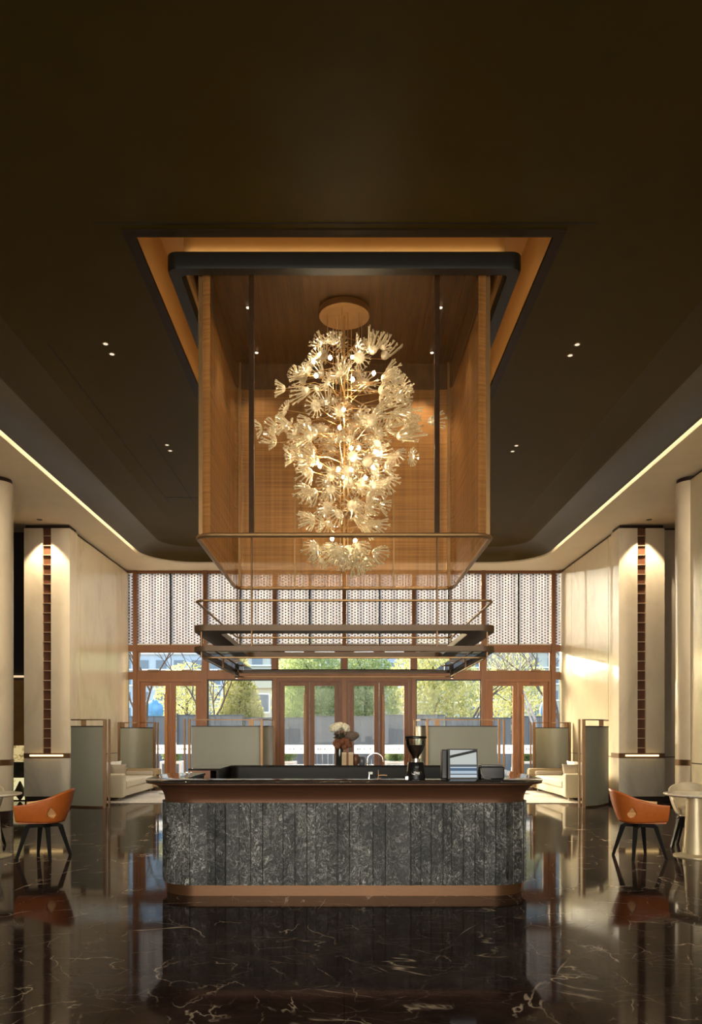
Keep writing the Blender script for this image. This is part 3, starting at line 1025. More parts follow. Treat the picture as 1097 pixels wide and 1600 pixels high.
for s in (-1, 1):
    MB().box(s * 0.915 - 0.025, s * 0.915 + 0.025, 7.56 - yo, 7.60 - yo, 0.03, ZB).build('dark_post', M('post_black', (0.008, 0.005, 0.004), 0.6, 0, 0.1, spec=0.2), bx)
    MB().box(s * 0.66 - 0.012, s * 0.66 + 0.012, BY1 - yo - 0.03, BY1 - yo - 0.01, 0.03, ZB * 0.5).build('back_stile', goldm, bx)
for x, y in ((-1.13, 9.9), (1.13, 9.9), (-1.11, 8.85), (1.11, 8.85)):
    MB().lathe([(0.018, ZB - 0.028), (0.022, ZB - 0.02)], 16, (x, y - yo, 0)).build('spotlight', lampdim, bx)
for x, y, e in ((-1.13, 9.9, E_BOX * 0.35), (1.0, 9.85, E_BOX * 1.3), (-1.11, 8.85, E_BOX * 0.6), (1.11, 8.85, E_BOX * 0.6)):
    light('box_spot', 'SPOT', (x, y, BZT - 0.06), e, (1, 0.80, 0.52), (0, 0.16, -1), spot_size=math.radians(70), spot_blend=0.6, shadow_soft_size=0.03)

# ring canopy around the top
rg = thing('canopy_ring', 'dark bronze square ring framing the top of the golden mesh box', 'light fixture', (0, 8.88, 5.90))
ro = loc(rrect(1.71, 7.35, 10.41, 0.10, 6)); ri = loc(rrect(1.59, 7.47, 10.29, 0.05, 6))
k = len(ro)
mb = MB()
RH = 0.155
chm = loc(rrect(1.70, 7.36, 10.40, 0.10, 6))
loops = [(ro, 0.03), (ro, RH), (ri, RH), (ri, 0.0), (chm, 0.0)]
vv = []
for lp, z in loops:
    vv += [(x, y, z) for x, y in lp]
ff = []
for a in range(5):
    b2 = (a + 1) % 5
    for j in range(k):
        ff.append((a * k + j, a * k + (j + 1) % k, b2 * k + (j + 1) % k, b2 * k + j))
mb.add(vv, ff).build('ring_beam', ringm, rg, True)
for s in (-1, 1):
    for yy in (10.35,):
        MB().box(s * 1.2 - 0.01, s * 1.2 + 0.01, yy - yo - 0.01, yy - yo + 0.01, RH, RZ - 5.90).build('hanger', darkm, rg)
lr = MB()
for x0, x1, y0, y1 in ((-1.6, 1.6, 7.385, 7.415), (-1.6, 1.6, 10.345, 10.375), (-1.675, -1.645, 7.5, 10.3), (1.645, 1.675, 7.5, 10.3)):
    lr.box(x0, x1, y0 - yo, y1 - yo, RH, RH + 0.015)
lr.build('light_strip', ledrec, rg)

# ================================================================== chandelier
CY = 8.90
ch = thing('chandelier', 'tall chandelier of blown glass flowers hanging inside the golden mesh box', 'chandelier', (0, CY, BZT))
MB().lathe([(0.29, -0.10), (0.295, -0.09), (0.295, -0.03), (0.28, -0.02)], 40).build('ceiling_canopy', brass, ch, True)


def zc(py):
    return EYE + (1145 - py) * CY / F - BZT


rod = MB()
for i in range(11):
    a = 2 * PI * i / 11
    r = 0.10 if i % 2 else 0.20
    rod.tube([(r * math.cos(a), r * math.sin(a), -0.09), (r * math.cos(a), r * math.sin(a), zc(560 + (i % 3) * 40))], 0.004, 5)
rod.tube([(0, 0, -0.09), (0, 0, zc(880))], 0.012, 8)
for a in (0.6, 2.7, 4.6):
    rod.tube([(0.05 * math.cos(a), 0.05 * math.sin(a), zc(560)), (0.05 * math.cos(a), 0.05 * math.sin(a), zc(866))], 0.005, 5)
rod.build('hanging_rods', brass, ch)
MB().lathe([(0.14, 0), (0.15, 0.012), (0.14, 0.025)], 24, (0, 0, zc(806))).build('lower_disc', bronze, ch, True)
MB().lathe([(0.16, 0), (0.17, 0.012), (0.16, 0.025)], 24, (0, 0, zc(640))).build('upper_disc', bronze, ch, True)


def flower_mesh(seed, nf, cup, R):
    rnd = random.Random(seed)
    mb = MB()
    prof = []
    r0 = R * 0.50
    for i in range(6):
        t = i / 5
        r = 0.004 + r0 * math.sin(t * PI / 2)
        prof.append((r, cup * 0.5 * r0 * (1 - math.cos(t * PI / 2)) * 1.4))
    mb.lathe(prof, 18, cap=False)
    zb = prof[-1][1]; rb = prof[-1][0]
    for k in range(nf):
        a = 2 * PI * k / nf + rnd.uniform(-0.07, 0.07)
        L = R * rnd.uniform(0.42, 0.6)
        d = Vector((math.cos(a), math.sin(a), 0)); sd = Vector((-math.sin(a), math.cos(a), 0))
        p0 = d * rb * 0.92 + Vector((0, 0, zb * 0.9))
        p1 = d * (rb + L * 0.40) + Vector((0, 0, zb + L * cup * 0.50))
        p2 = d * (rb + L * 0.62) + Vector((0, 0, zb + L * cup * 0.85))
        mb.tube([p0, p1, p2], [0.009, 0.0075, 0.007], 4)
        for q in (-1, 1):
            p3 = p2 + d * L * 0.34 + sd * q * L * 0.20 + Vector((0, 0, L * cup * rnd.uniform(0.3, 0.5)))
            mb.tube([p2, p3], [0.0065, 0.0075], 4)
    me_o = mb.build('glass_flower', crystal, None, True, 60)
    return me_o


protos = [flower_mesh(1, 13, 0.7, 0.115), flower_mesh(2, 12, 1.3, 0.11), flower_mesh(3, 14, 0.25, 0.105), flower_mesh(4, 11, 2.2, 0.105)]
prot_me = [o.data for o in protos]
for o in protos:
    bpy.data.objects.remove(o)
# half-width of the cluster against height in the photograph (y px -> px)
HW = [(530, 36), (545, 60), (580, 84), (615, 96), (650, 104), (690, 96), (730, 84), (765, 76), (795, 60), (822, 50)]


def hwid(y):
    for (a, wa), (b, wb2) in zip(HW, HW[1:]):
        if a <= y <= b:
            return wa + (wb2 - wa) * (y - a) / (b - a)
    return HW[-1][1]


stems = MB()
fl = []
rnd = random.Random(11)
cand = []
tries = 0
while len(cand) < 150 and tries < 90000:
    tries += 1
    y = rnd.uniform(532, 820)
    w = hwid(y) * CY / F
    a = rnd.uniform(0, 2 * PI)
    rr = w * math.sqrt(rnd.uniform(0.25, 1.0))
    p = Vector((rr * math.cos(a), rr * math.sin(a), EYE + (1145 - y) * (CY + rr * math.sin(a)) / F - BZT))
    md = 0.115 if tries < 20000 else 0.088
    if all((p - q).length > md for q in cand):
        cand.append(p)
for dx, y in ((-128, 670), (-105, 668), (-104, 700), (-108, 690), (128, 668), (103, 722), (100, 668), (-92, 606), (92, 600), (95, 615)):
    cand.append(Vector((dx * CY / F, rnd.uniform(-0.2, 0.2), zc(y))))
low = []
tries = 0
while len(low) < 20 and tries < 9000:
    tries += 1
    y = rnd.uniform(846, 884)
    w = (52 if y < 872 else 40) * CY / F
    a = rnd.uniform(0, 2 * PI)
    rr = w * math.sqrt(rnd.uniform(0.1, 1.0))
    p = Vector((rr * math.cos(a), rr * math.sin(a), EYE + (1145 - y) * (CY + rr * math.sin(a)) / F - BZT))
    if all((p - q).length > 0.09 for q in low):
        low.append(p)
low_n = len(low)
cand = low + cand[-10:] + cand[:-10]
# the ones that show largest (nearest the eye) are parts of their own
cand.sort(key=lambda q: q.y)
rest = MB()
for i, p in enumerate(cand):
    axis = Vector((0, 0, p.z + (0.12 if p.z < zc(560) else 0.0)))
    dvec = Vector((p.x, p.y, 0))
    yq = 1145 - (p.z + BZT - EYE) * F / CY
    vert = 0.9 if yq < 575 else (-0.5 if yq > 740 else 0.15)
    if yq > 868:
        vert = -1.2
    dirv = dvec.normalized() + Vector((rnd.uniform(-.55, .55), rnd.uniform(-.55, .55), vert + rnd.uniform(-0.5, 0.5)))
    q = dirv.to_track_quat('Z', 'Y')
    s = rnd.uniform(0.78, 1.08)
    fm_ = prot_me[rnd.choice((0, 0, 1, 1, 2, 3))]
    if i < 100:
        o = bpy.data.objects.new('glass_flower', fm_)
        COL.objects.link(o)
        o.parent = ch
        o.location = p
        o.rotation_mode = 'QUATERNION'
        o.rotation_quaternion = q
        o.scale = (s, s, s)
    else:
        rest.add([p + q @ (v_.co * s) for v_ in fm_.vertices], [tuple(f_.vertices) for f_ in fm_.polygons])
    mid = p * 0.5 + Vector((0, 0, p.z * 0.5 + rnd.uniform(-0.08, 0.08)))
    mid.x, mid.y = p.x * 0.5, p.y * 0.5
    stems.tube([(0, 0, p.z + rnd.uniform(-0.15, 0.1)), mid, p], 0.0035, 4)
stems.build('wire_stems', brass, ch)
ro_ = rest.build('glass_flowers', crystal, ch, True, 60)
ro_['kind'] = 'stuff'
BULBS = [(490, 565), (516, 559), (551, 558), (494, 587), (551, 593), (584, 583), (531, 668), (549, 700), (586, 706), (489, 711), (529, 733), (549, 733), (537, 746), (571, 747), (583, 730), (500, 728), (519, 842), (555, 845), (537, 640), (560, 700)]
for (bxp, byp) in BULBS:
    yy = rnd.uniform(-0.28, -0.05) if byp < 830 else rnd.uniform(-0.15, -0.05)
    x = (bxp - 538) * (CY + yy) / F
    z = EYE + (1145 - byp) * (CY + yy) / F - BZT
    MB().ball((x, yy, z), 0.020, 10, 7, (1, 1, 1.25)).build('bulb', bulbm, ch, True)
    

# ================================================================== hanging shelf frames under the box
hs = thing('hanging_bar_rack', 'three tier hanging bronze rack below the golden mesh box', 'rack', (0, 9.0, 2.2))
yr = 9.0


def loop_tube(z, hx, y0, y1, r, rad, nm, mt):
    MB().tube([(x, y - yr, z - 2.2) for x, y in rrect(hx, y0, y1, rad, 6)], r, 8, True).build(nm, mt, hs, True)


def plate(z0, z1, hx, y0, y1, w, rad, nm, mt):
    o = rrect(hx, y0, y1, rad, 6); i_ = rrect(hx - w, y0 + w, y1 - w, max(0.03, rad - 0.05), 6)
    k = len(o)
    v = [(x, y - yr, z0 - 2.2) for x, y in o] + [(x, y - yr, z1 - 2.2) for x, y in o] + [(x, y - yr, z1 - 2.2) for x, y in i_] + [(x, y - yr, z0 - 2.2) for x, y in i_]
    f = []
    for a in range(4):
        b2 = (a + 1) % 4
        for j in range(k):
            f.append((a * k + j, a * k + (j + 1) % k, b2 * k + (j + 1) % k, b2 * k + j))
    return MB().add(v, f).build(nm, mt, hs, True)


loop_tube(2.75, 1.466, 7.55, 10.5, 0.013, 0.10, 'top_rail', goldm)
plate(2.455, 2.515, 1.50, 7.55, 10.4, 0.24, 0.14, 'upper_shelf', M('rack_bronze', (0.115, 0.066, 0.032), 0.45, 0.3, 0.1))
plate(2.255, 2.305, 1.50, 7.55, 10.4, 0.06, 0.14, 'lower_frame', MATS['rack_bronze'])
plate(2.275, 2.285, 1.44, 7.61, 10.34, 0.24, 0.09, 'glass_shelf', glass('smoked_glass', (0.55, 0.56, 0.52), 0.9))
loop_tube(2.20, 1.42, 7.66, 10.3, 0.010, 0.10, 'hanging_rail', goldm)
for s in (-1, 1):
    for yy in (7.58, 10.3):
        x = s * (0.915 if yy < 8 else 1.43)
        MB().tube([(x, yy - yr, 0.08), (x, yy - yr, 3.38 - 2.2)], 0.010, 8).build('suspension_rod', bronze, hs)
    for yy in (7.64, 9.0, 10.28):
        MB().tube([(s * 1.42, yy - yr, 0.0), (s * 1.42, yy - yr, 0.31)], 0.012, 8).build('tier_post', bronze, hs)
    sp = MB().lathe([(0.020, -0.02), (0.022, 0.0), (0.022, 0.06)], 12, (s * 1.43, 10.2 - yr, -0.005)).build('spotlight', darkm, hs)
    MB().lathe([(0.016, -0.024), (0.016, -0.021)], 12, (s * 1.43, 10.2 - yr, -0.005)).build('lens', lampdim, sp)

# ================================================================== bar counter
cn = thing('bar_counter', 'bar counter with ribbed dark stone front and flared bronze lip', 'counter', (0, 8.5, 0))
yc = 8.5
CX, CF, CB, CR = 1.67, 6.80, 10.12, 0.34


def cpath(o, n=10, sub=None):
    """open C-shaped plan path offset outward by o; the staff gap is on the left side"""
    hx, y0, y1, r = CX + o, CF - o, CB + o, CR + o
    pts = [(-hx, 8.05)]
    for cx, cy, a0 in ((-hx + r, y0 + r, PI), (hx - r, y0 + r, 1.5 * PI), (hx - r, y1 - r, 0), (-hx + r, y1 - r, 0.5 * PI)):
        for i in range(n + 1):
            a = a0 + PI / 2 * i / n
            pts.append((cx + r * math.cos(a), cy + r * math.sin(a)))
    pts.append((-hx, 9.0))
    return [(x, y - yc) for x, y in pts]


def sweep(prof, closed=True):
    loops = [[(x, y, z) for x, y in cpath(o)] for o, z in prof]
    k = len(loops[0])
    v = [p for lp in loops for p in lp]
    f = []
    m = len(prof)
    for a in range(m if closed else m - 1):
        b2 = (a + 1) % m
        for j in range(k - 1):
            f.append((a * k + j, a * k + j + 1, b2 * k + j + 1, b2 * k + j))
    if closed:
        f.append(tuple(a * k for a in range(m)))
        f.append(tuple(a * k + k - 1 for a in range(m)))
    return MB().add(v, f)


sweep([(-0.03, 0), (-0.03, 0.098), (-0.10, 0.098), (-0.10, 0)]).build('plinth', M('plinth_bronze', (0.125, 0.060, 0.026), 0.35, 0.6, 0.1, 12, (1, 1, 6)), cn, True)
# ribbed stone: resample the path and fold it
base = cpath(0.0, 14)
seg = [0]
for a, b in zip(base, base[1:]):
    seg.append(seg[-1] + math.dist(a, b))
tot = seg[-1]


def at(d):
    d = max(0, min(tot, d))
    for i in range(len(seg) - 1):
        if d <= seg[i + 1] + 1e-9:
            t = (d - seg[i]) / max(1e-9, seg[i + 1] - seg[i])
            p = Vector(base[i]).lerp(Vector(base[i + 1]), t)
            dd = (Vector(base[i + 1]) - Vector(base[i])).normalized()
            return p, Vector((dd.y, -dd.x))
    return Vector(base[-1]), Vector((-1, 0))


rnd = random.Random(5)
d = 0.0
outp = []
while d < tot - 0.02:
    w = rnd.choice((0.075, 0.09, 0.105, 0.12))
    a = rnd.uniform(-0.010, 0.010)
    tilt = rnd.choice((-1, 1)) * rnd.uniform(0.006, 0.014)
    for t, o in ((0.015, -0.004), (0.06, 0.004 + tilt), (0.94, 0.004 - tilt), (0.985, -0.004)):
        p, nn = at(d + w * t)
        outp.append(p + nn * o)
    d += w
ins = [at(tot * i / 200) for i in range(201)]
k = len(outp)
sv = [(p.x, p.y, 0.10) for p in outp] + [(p.x, p.y, 0.83) for p in outp]
sf = [(i, i + 1, k + i + 1, k + i) for i in range(k - 1)]
MB().add(sv, sf).build('ribbed_front', stonem, cn)
sweep([(-0.02, 0.10), (-0.02, 0.80), (-0.08, 0.80), (-0.08, 0.10)]).build('carcass', innerm, cn)
LP = []
for i in range(11):
    t = i / 10
    LP.append((-0.012 + 0.165 * (1 - math.cos(t * PI / 2)) , 0.822 + 0.172 * math.sin(t * PI / 2) ** 0.9))
lp = [(-0.012, 0.808)] + LP + [(0.156, 1.000), (0.156, 1.006), (-0.10, 1.006), (-0.10, 0.808)]
sweep(lp).build('flared_lip', lipm, cn, True)
sweep([(0.148, 1.006), (0.160, 1.012), (0.160, 1.026), (0.152, 1.031), (-0.215, 1.031), (-0.215, 1.006)]).build('countertop', topm, cn, True)
sweep([(-0.20, 0.0), (-0.20, 1.006), (-0.17, 1.006), (-0.17, 0.0)]).build('inner_lining', innerm, cn)
MB().box(-1.47, 1.47, 9.55 - yc, 9.9 - yc, 0.0, 0.86).build('back_cabinets', innerm, cn)
MB().box(-1.47, 1.47, 7.02 - yc, 7.45 - yc, 0.0, 0.86).build('work_bench', innerm, cn)

# ------------------------------------------------------------------ on the counter
ZT = 1.031
# coffee grinder
g = thing('coffee_grinder', 'black coffee grinder with a bean hopper on the bar front', 'coffee grinder', (0.645, 6.93, ZT))
MB().lathe([(0.085, 0), (0.088, 0.01), (0.082, 0.06), (0.072, 0.145), (0.066, 0.155)], 28).build('body', blackp, g, True)
MB().lathe([(0.04, 0.155), (0.04, 0.185), (0.032, 0.188)], 20).build('collar', chrome, g, True)
MB().lathe([(0.022, 0.186), (0.03, 0.21), (0.055, 0.25), (0.078, 0.305), (0.076, 0.31)], 24).build('coffee_beans', beansm, g, True)
MB().lathe([(0.026, 0.186), (0.034, 0.21), (0.060, 0.25), (0.084, 0.305), (0.092, 0.372)], 24, cap=False).build('hopper', hopper, g, True)
MB().lathe([(0.096, 0.368), (0.099, 0.372), (0.099, 0.386), (0.09, 0.390)], 28).build('lid', blackp, g, True)
lg = MB()
lg.tube([(0.045 * math.cos(a), -0.081 + 0.0035 * abs(math.cos(a)) ** 2 + 0.0, 0.062 + 0.016 * math.sin(a)) for a in [2 * PI * i / 20 for i in range(20)]], 0.0022, 5, True)
lg.build('badge_ring', chrome, g)
text_mesh('badge_lettering', 'Otto', 0.026, whitep, g, (0, -0.0835, 0.062), shear=0.2)
MB().box(-0.018, 0.018, -0.10, -0.06, 0.10, 0.125, 0.004).build('spout', blackp, g)
MB().box(-0.10, -0.07, -0.06, -0.03, 0.0, 0.03, 0.006).build('side_knob', chrome, g)

# touch-screen till


def screen_mat():
    m, n, out = new_mat('till_screen_glow')
    tc = n.nodes.new('ShaderNodeTexCoord'); sx = N(n, 'ShaderNodeSeparateXYZ')
    n.links.new(tc.outputs['Generated'], sx.inputs[0])
    r = ramp(n, [(0.0, (0.62, 0.70, 0.76)), (0.10, (0.03, 0.04, 0.05)), (0.13, (0.50, 0.62, 0.72)), (0.24, (0.10, 0.16, 0.24)), (0.34, (0.62, 0.72, 0.80)), (0.38, (0.13, 0.15, 0.16)), (0.47, (0.62, 0.65, 0.62)), (1.0, (0.72, 0.74, 0.70))])
    r.color_ramp.interpolation = 'CONSTANT'
    n.links.new(sx.outputs[2], r.inputs[0])
    # a dark slanting shape across the top
    mp = N(n, 'ShaderNodeMath', operation='MULTIPLY_ADD'); mp.inputs[1].default_value = -0.22
    n.links.new(sx.outputs[0], mp.inputs[0]); n.links.new(sx.outputs[2], mp.inputs[2])
    sh = ramp(n, [(0.0, 1.0), (0.70, 0.0), (0.80, 1.0)]); sh.color_ramp.interpolation = 'CONSTANT'
    n.links.new(mp.outputs[0], sh.inputs[0])
    mx = N(n, 'ShaderNodeMixRGB'); mx.inputs[1].default_value = (0.05, 0.05, 0.045, 1)
    n.links.new(sh.outputs[0], mx.inputs[0]); n.links.new(r.outputs[0], mx.inputs[2])
    e = N(n, 'ShaderNodeEmission', Strength=0.85)
    n.links.new(mx.outputs[0], e.inputs[0])
    n.links.new(e.outputs[0], out.inputs[0])
    return m


p = thing('point_of_sale_screen', 'black touch screen till showing a pale picture on the bar front', 'screen', (1.04, 6.98, ZT), 0.0)
b = MB()
b.add([(-0.10, 0.10, 0), (0.17, 0.10, 0), (0.17, -0.02, 0), (-0.10, -0.02, 0), (-0.10, 0.05, 0.27), (0.17, 0.05, 0.27), (0.17, 0.015, 0.27), (-0.10, 0.015, 0.27)],
      [(0, 1, 2, 3), (4, 7, 6, 5), (0, 4, 5, 1), (1, 5, 6, 2), (2, 6, 7, 3), (3, 7, 4, 0)])
b.build('housing', blackp, p)
b = MB()
b.add([(-0.155, 0.16, 0), (-0.105, 0.06, 0), (-0.105, 0.06, 0.25), (-0.155, 0.16, 0.10), (-0.135, 0.17, 0), (-0.09, 0.08, 0), (-0.09, 0.08, 0.25), (-0.135, 0.17, 0.10)],
      [(0, 1, 2, 3), (4, 7, 6, 5), (0, 3, 7, 4), (1, 5, 6, 2), (2, 6, 7, 3), (0, 4, 5, 1)])
MB().box(-0.15, -0.10, 0.02, 0.14, 0, 0.265, 0.01).build('card_reader', blackp, p)
tl = math.atan2(0.035, 0.27)
scn = MB().box(-0.115, 0.125, -0.004, 0.0, -0.125, 0.125).build('screen', screen_mat(), p)
scn.location = (0.035, -0.008, 0.138); scn.rotation_euler = (-tl, 0, 0)
bz = MB()
bz.box(-0.135, -0.115, -0.010, 0.0, -0.135, 0.135); bz.box(0.125, 0.135, -0.010, 0.0, -0.135, 0.135)
bz.box(-0.115, 0.125, -0.010, 0.0, 0.125, 0.135); bz.box(-0.115, 0.125, -0.010, 0.0, -0.135, -0.125)
bzo = bz.build('bezel', blackp, p); bzo.location = (0.035, -0.008, 0.138); bzo.rotation_euler = (-tl, 0, 0)

p = thing('receipt_printer', 'low black receipt printer beside the till screen', 'printer', (1.335, 7.0, ZT))
MB().box(-0.11, 0.11, -0.09, 0.09, 0, 0.115, 0.02).build('housing', blackp, p, True)
MB().box(-0.10, 0.10, -0.06, 0.08, 0.112, 0.128, 0.007).build('lid', M('dark_grey_plastic', (0.05, 0.05, 0.048), 0.3), p, True)
MB().tube([(-0.11, -0.09, 0.10), (-0.105, -0.11, 0.05), (-0.08, -0.12, 0.012), (-0.02, -0.115, 0.006)], 0.004, 6).build('cable', M('grey_cable', (0.25, 0.22, 0.18), 0.5), p)

# taps
p = thing('gooseneck_tap', 'tall arched chrome tap on the far side of the bar', 'tap', (0.30, 9.98, ZT))
pts = [(0, 0, 0), (0, 0, 0.06)]
for i in range(13):
    a = PI - PI * i / 12
    pts.append((0.10 + 0.10 * math.cos(a), 0, 0.07 + 0.085 * math.sin(a)))
pts.append((0.205, 0, 0.04))
MB().tube(pts, 0.009, 10).build('spout', chrome, p, True)
MB().lathe([(0.022, 0), (0.022, 0.01), (0.012, 0.02)], 16).build('collar', chrome, p, True)
p = thing('lever_tap', 'short white lever tap behind the bar front', 'tap', (0.225, 7.02, ZT - 0.0))
MB().tube([(0, 0, 0), (0.004, 0, 0.045)], 0.006, 8).build('stem', chrome, p)
MB().box(-0.004, 0.034, -0.012, 0.012, 0.04, 0.062, 0.004).build('lever', whitep, p)
p = thing('rinse_nozzle', 'thin dark rinse nozzle next to the lever tap', 'nozzle', (0.31, 7.0, ZT))
MB().tube([(0, 0, 0), (0, 0, 0.08)], 0.004, 8).build('stem', bronze, p)
MB().tube([(0, 0, 0.03), (0.05, 0, 0.034), (0.08, 0, 0.03)], 0.006, 8).build('spout', bronze, p)
MB().lathe([(0.03, 0), (0.03, 0.006)], 16).build('base', bronze, p)

# flowers and boxes on the far side
v = thing('flower_vase', 'dark vase of cream and rust brown flowers on the far bar top', 'vase', (-0.06, 10.02, ZT))
MB().lathe([(0.045, 0), (0.05, 0.02), (0.048, 0.2), (0.042, 0.24)], 20).build('vase', M('smoked_vase', (0.02, 0.025, 0.02), 0.1), v, True)
cm = M('cream_petals', (0.82, 0.78, 0.60), 0.8, 0, 0.15, 30)
rnd = random.Random(3)
hd = MB()
for i in range(70):
    a = rnd.uniform(0, 2 * PI); zz = rnd.uniform(-0.3, 1)
    r = math.sqrt(1 - zz * zz)
    hd.ball((0.0 + 0.115 * r * math.cos(a), 0.09 * r * math.sin(a), 0.47 + 0.065 * zz), 0.026, 6, 4)
hd.build('cream_blossom', cm, v, True)
st = MB()
for i in range(9):
    a = i * 0.7
    st.tube([(0.02 * math.cos(a), 0.02 * math.sin(a), 0.2), (0.06 * math.cos(a), 0.05 * math.sin(a), 0.44)], 0.005, 5)
for i in range(20):
    a = rnd.uniform(0, 6.28); st.ball((0.06 * math.cos(a), 0.05 * math.sin(a), rnd.uniform(0.34, 0.42)), 0.028, 6, 4, (1, 1, 0.4))
st.build('stems', M('dark_foliage', (0.05, 0.045, 0.02), 0.7), v)
ru = MB()
for i in range(26):
    a = rnd.uniform(0, 2 * PI); rr = rnd.uniform(0.02, 0.10)
    ru.ball((0.03 + rr * math.cos(a), -0.05 + 0.5 * rr * math.sin(a), 0.285 + rnd.uniform(-0.05, 0.045)), 0.042, 7, 5, (1, 0.7, 0.8))
ru.build('rust_blossom', M('rust_petals', (0.17, 0.055, 0.02), 0.7, 0, 0.3, 20), v, True)
ta = MB()
ta.ball((0.145, 0.0, 0.375), 0.09, 16, 10, (1.0, 0.7, 0.72)); ta.ball((0.21, 0.01, 0.385), 0.05, 12, 8, (0.9, 0.8, 0.9))
ta.tube([(0.14, 0, 0.02), (0.145, 0, 0.34)], 0.02, 8)
ta.build('taupe_blossom', M('taupe_petals', (0.15, 0.11, 0.085), 0.8, 0, 0.25, 40), v, True)
bk = M('beige_card', (0.62, 0.46, 0.26), 0.7)
for x, hh, lab in ((-0.003, 0.165, 'upright beige card box directly in front of the flower vase'), (0.085, 0.165, 'upright beige card box between the flower vase and the rust pot')):
    o = thing('card_box', lab, 'box', (x, 9.93, ZT), 0, 'beige boxes by the vase')
    MB().box(-0.03, 0.03, -0.02, 0.02, 0, hh, 0.003).build('carton', bk, o)
    MB().box(-0.031, 0.031, -0.021, 0.021, hh - 0.02, hh + 0.002, 0.003).build('lid', M('pale_card', (0.72, 0.58, 0.38), 0.7), o)
pt = thing('rust_pot', 'small round rust coloured pot right of the beige boxes', 'pot', (0.15, 10.02, ZT))
MB().lathe([(0.03, 0), (0.045, 0.03), (0.05, 0.09), (0.035, 0.13), (0.028, 0.14)], 20).build('pot', M('rust_glaze', (0.13, 0.05, 0.025), 0.4), pt, True)
pt = thing('grey_jar', 'small blue grey jar beside the rust pot', 'jar', (0.23, 10.06, ZT))
MB().lathe([(0.04, 0), (0.045, 0.02), (0.045, 0.08), (0.03, 0.11)], 20).build('jar', M('grey_glaze', (0.09, 0.10, 0.11), 0.3), pt, True)

# ================================================================== booths
ZP, ZR = 1.585, 1.715


def arc(cx, cy, r, a0, a1, n=10):
    return [(cx + r * math.cos(a0 + (a1 - a0) * i / n), cy + r * math.sin(a0 + (a1 - a0) * i / n)) for i in range(n + 1)]


def screen(name_label, path, posts, blocks):
    t = thing('privacy_screen', name_label, 'screen', (path[0][0], path[0][1], 0), 0, 'champagne privacy screens of the seating booths')
    ox, oy = path[0]
    L = [(x - ox, y - oy) for x, y in path]
    MB().strip(L, 0.02, 0.03, ZP - 0.02).build('panel', panelm, t, True)
    MB().strip(L, 0.034, ZP - 0.02, ZP).build('panel_cap', darkm, t, True)
    MB().strip(L, 0.045, 0.0, 0.03).build('floor_rail', bronze, t, True)
    MB().strip(L, 0.028, ZR - 0.022, ZR).build('top_rail', bronze, t, True)
    for x, y, w in posts:
        MB().box(x - ox - w / 2, x - ox + w / 2, y - oy - 0.03, y - oy + 0.03, 0, ZR).build('post', bronze, t)
    for x, y in blocks:
        MB().box(x - ox - 0.045, x - ox + 0.045, y - oy - 0.02, y - oy + 0.02, ZP, ZR - 0.02).build('spacer', bronze, t)
    return t


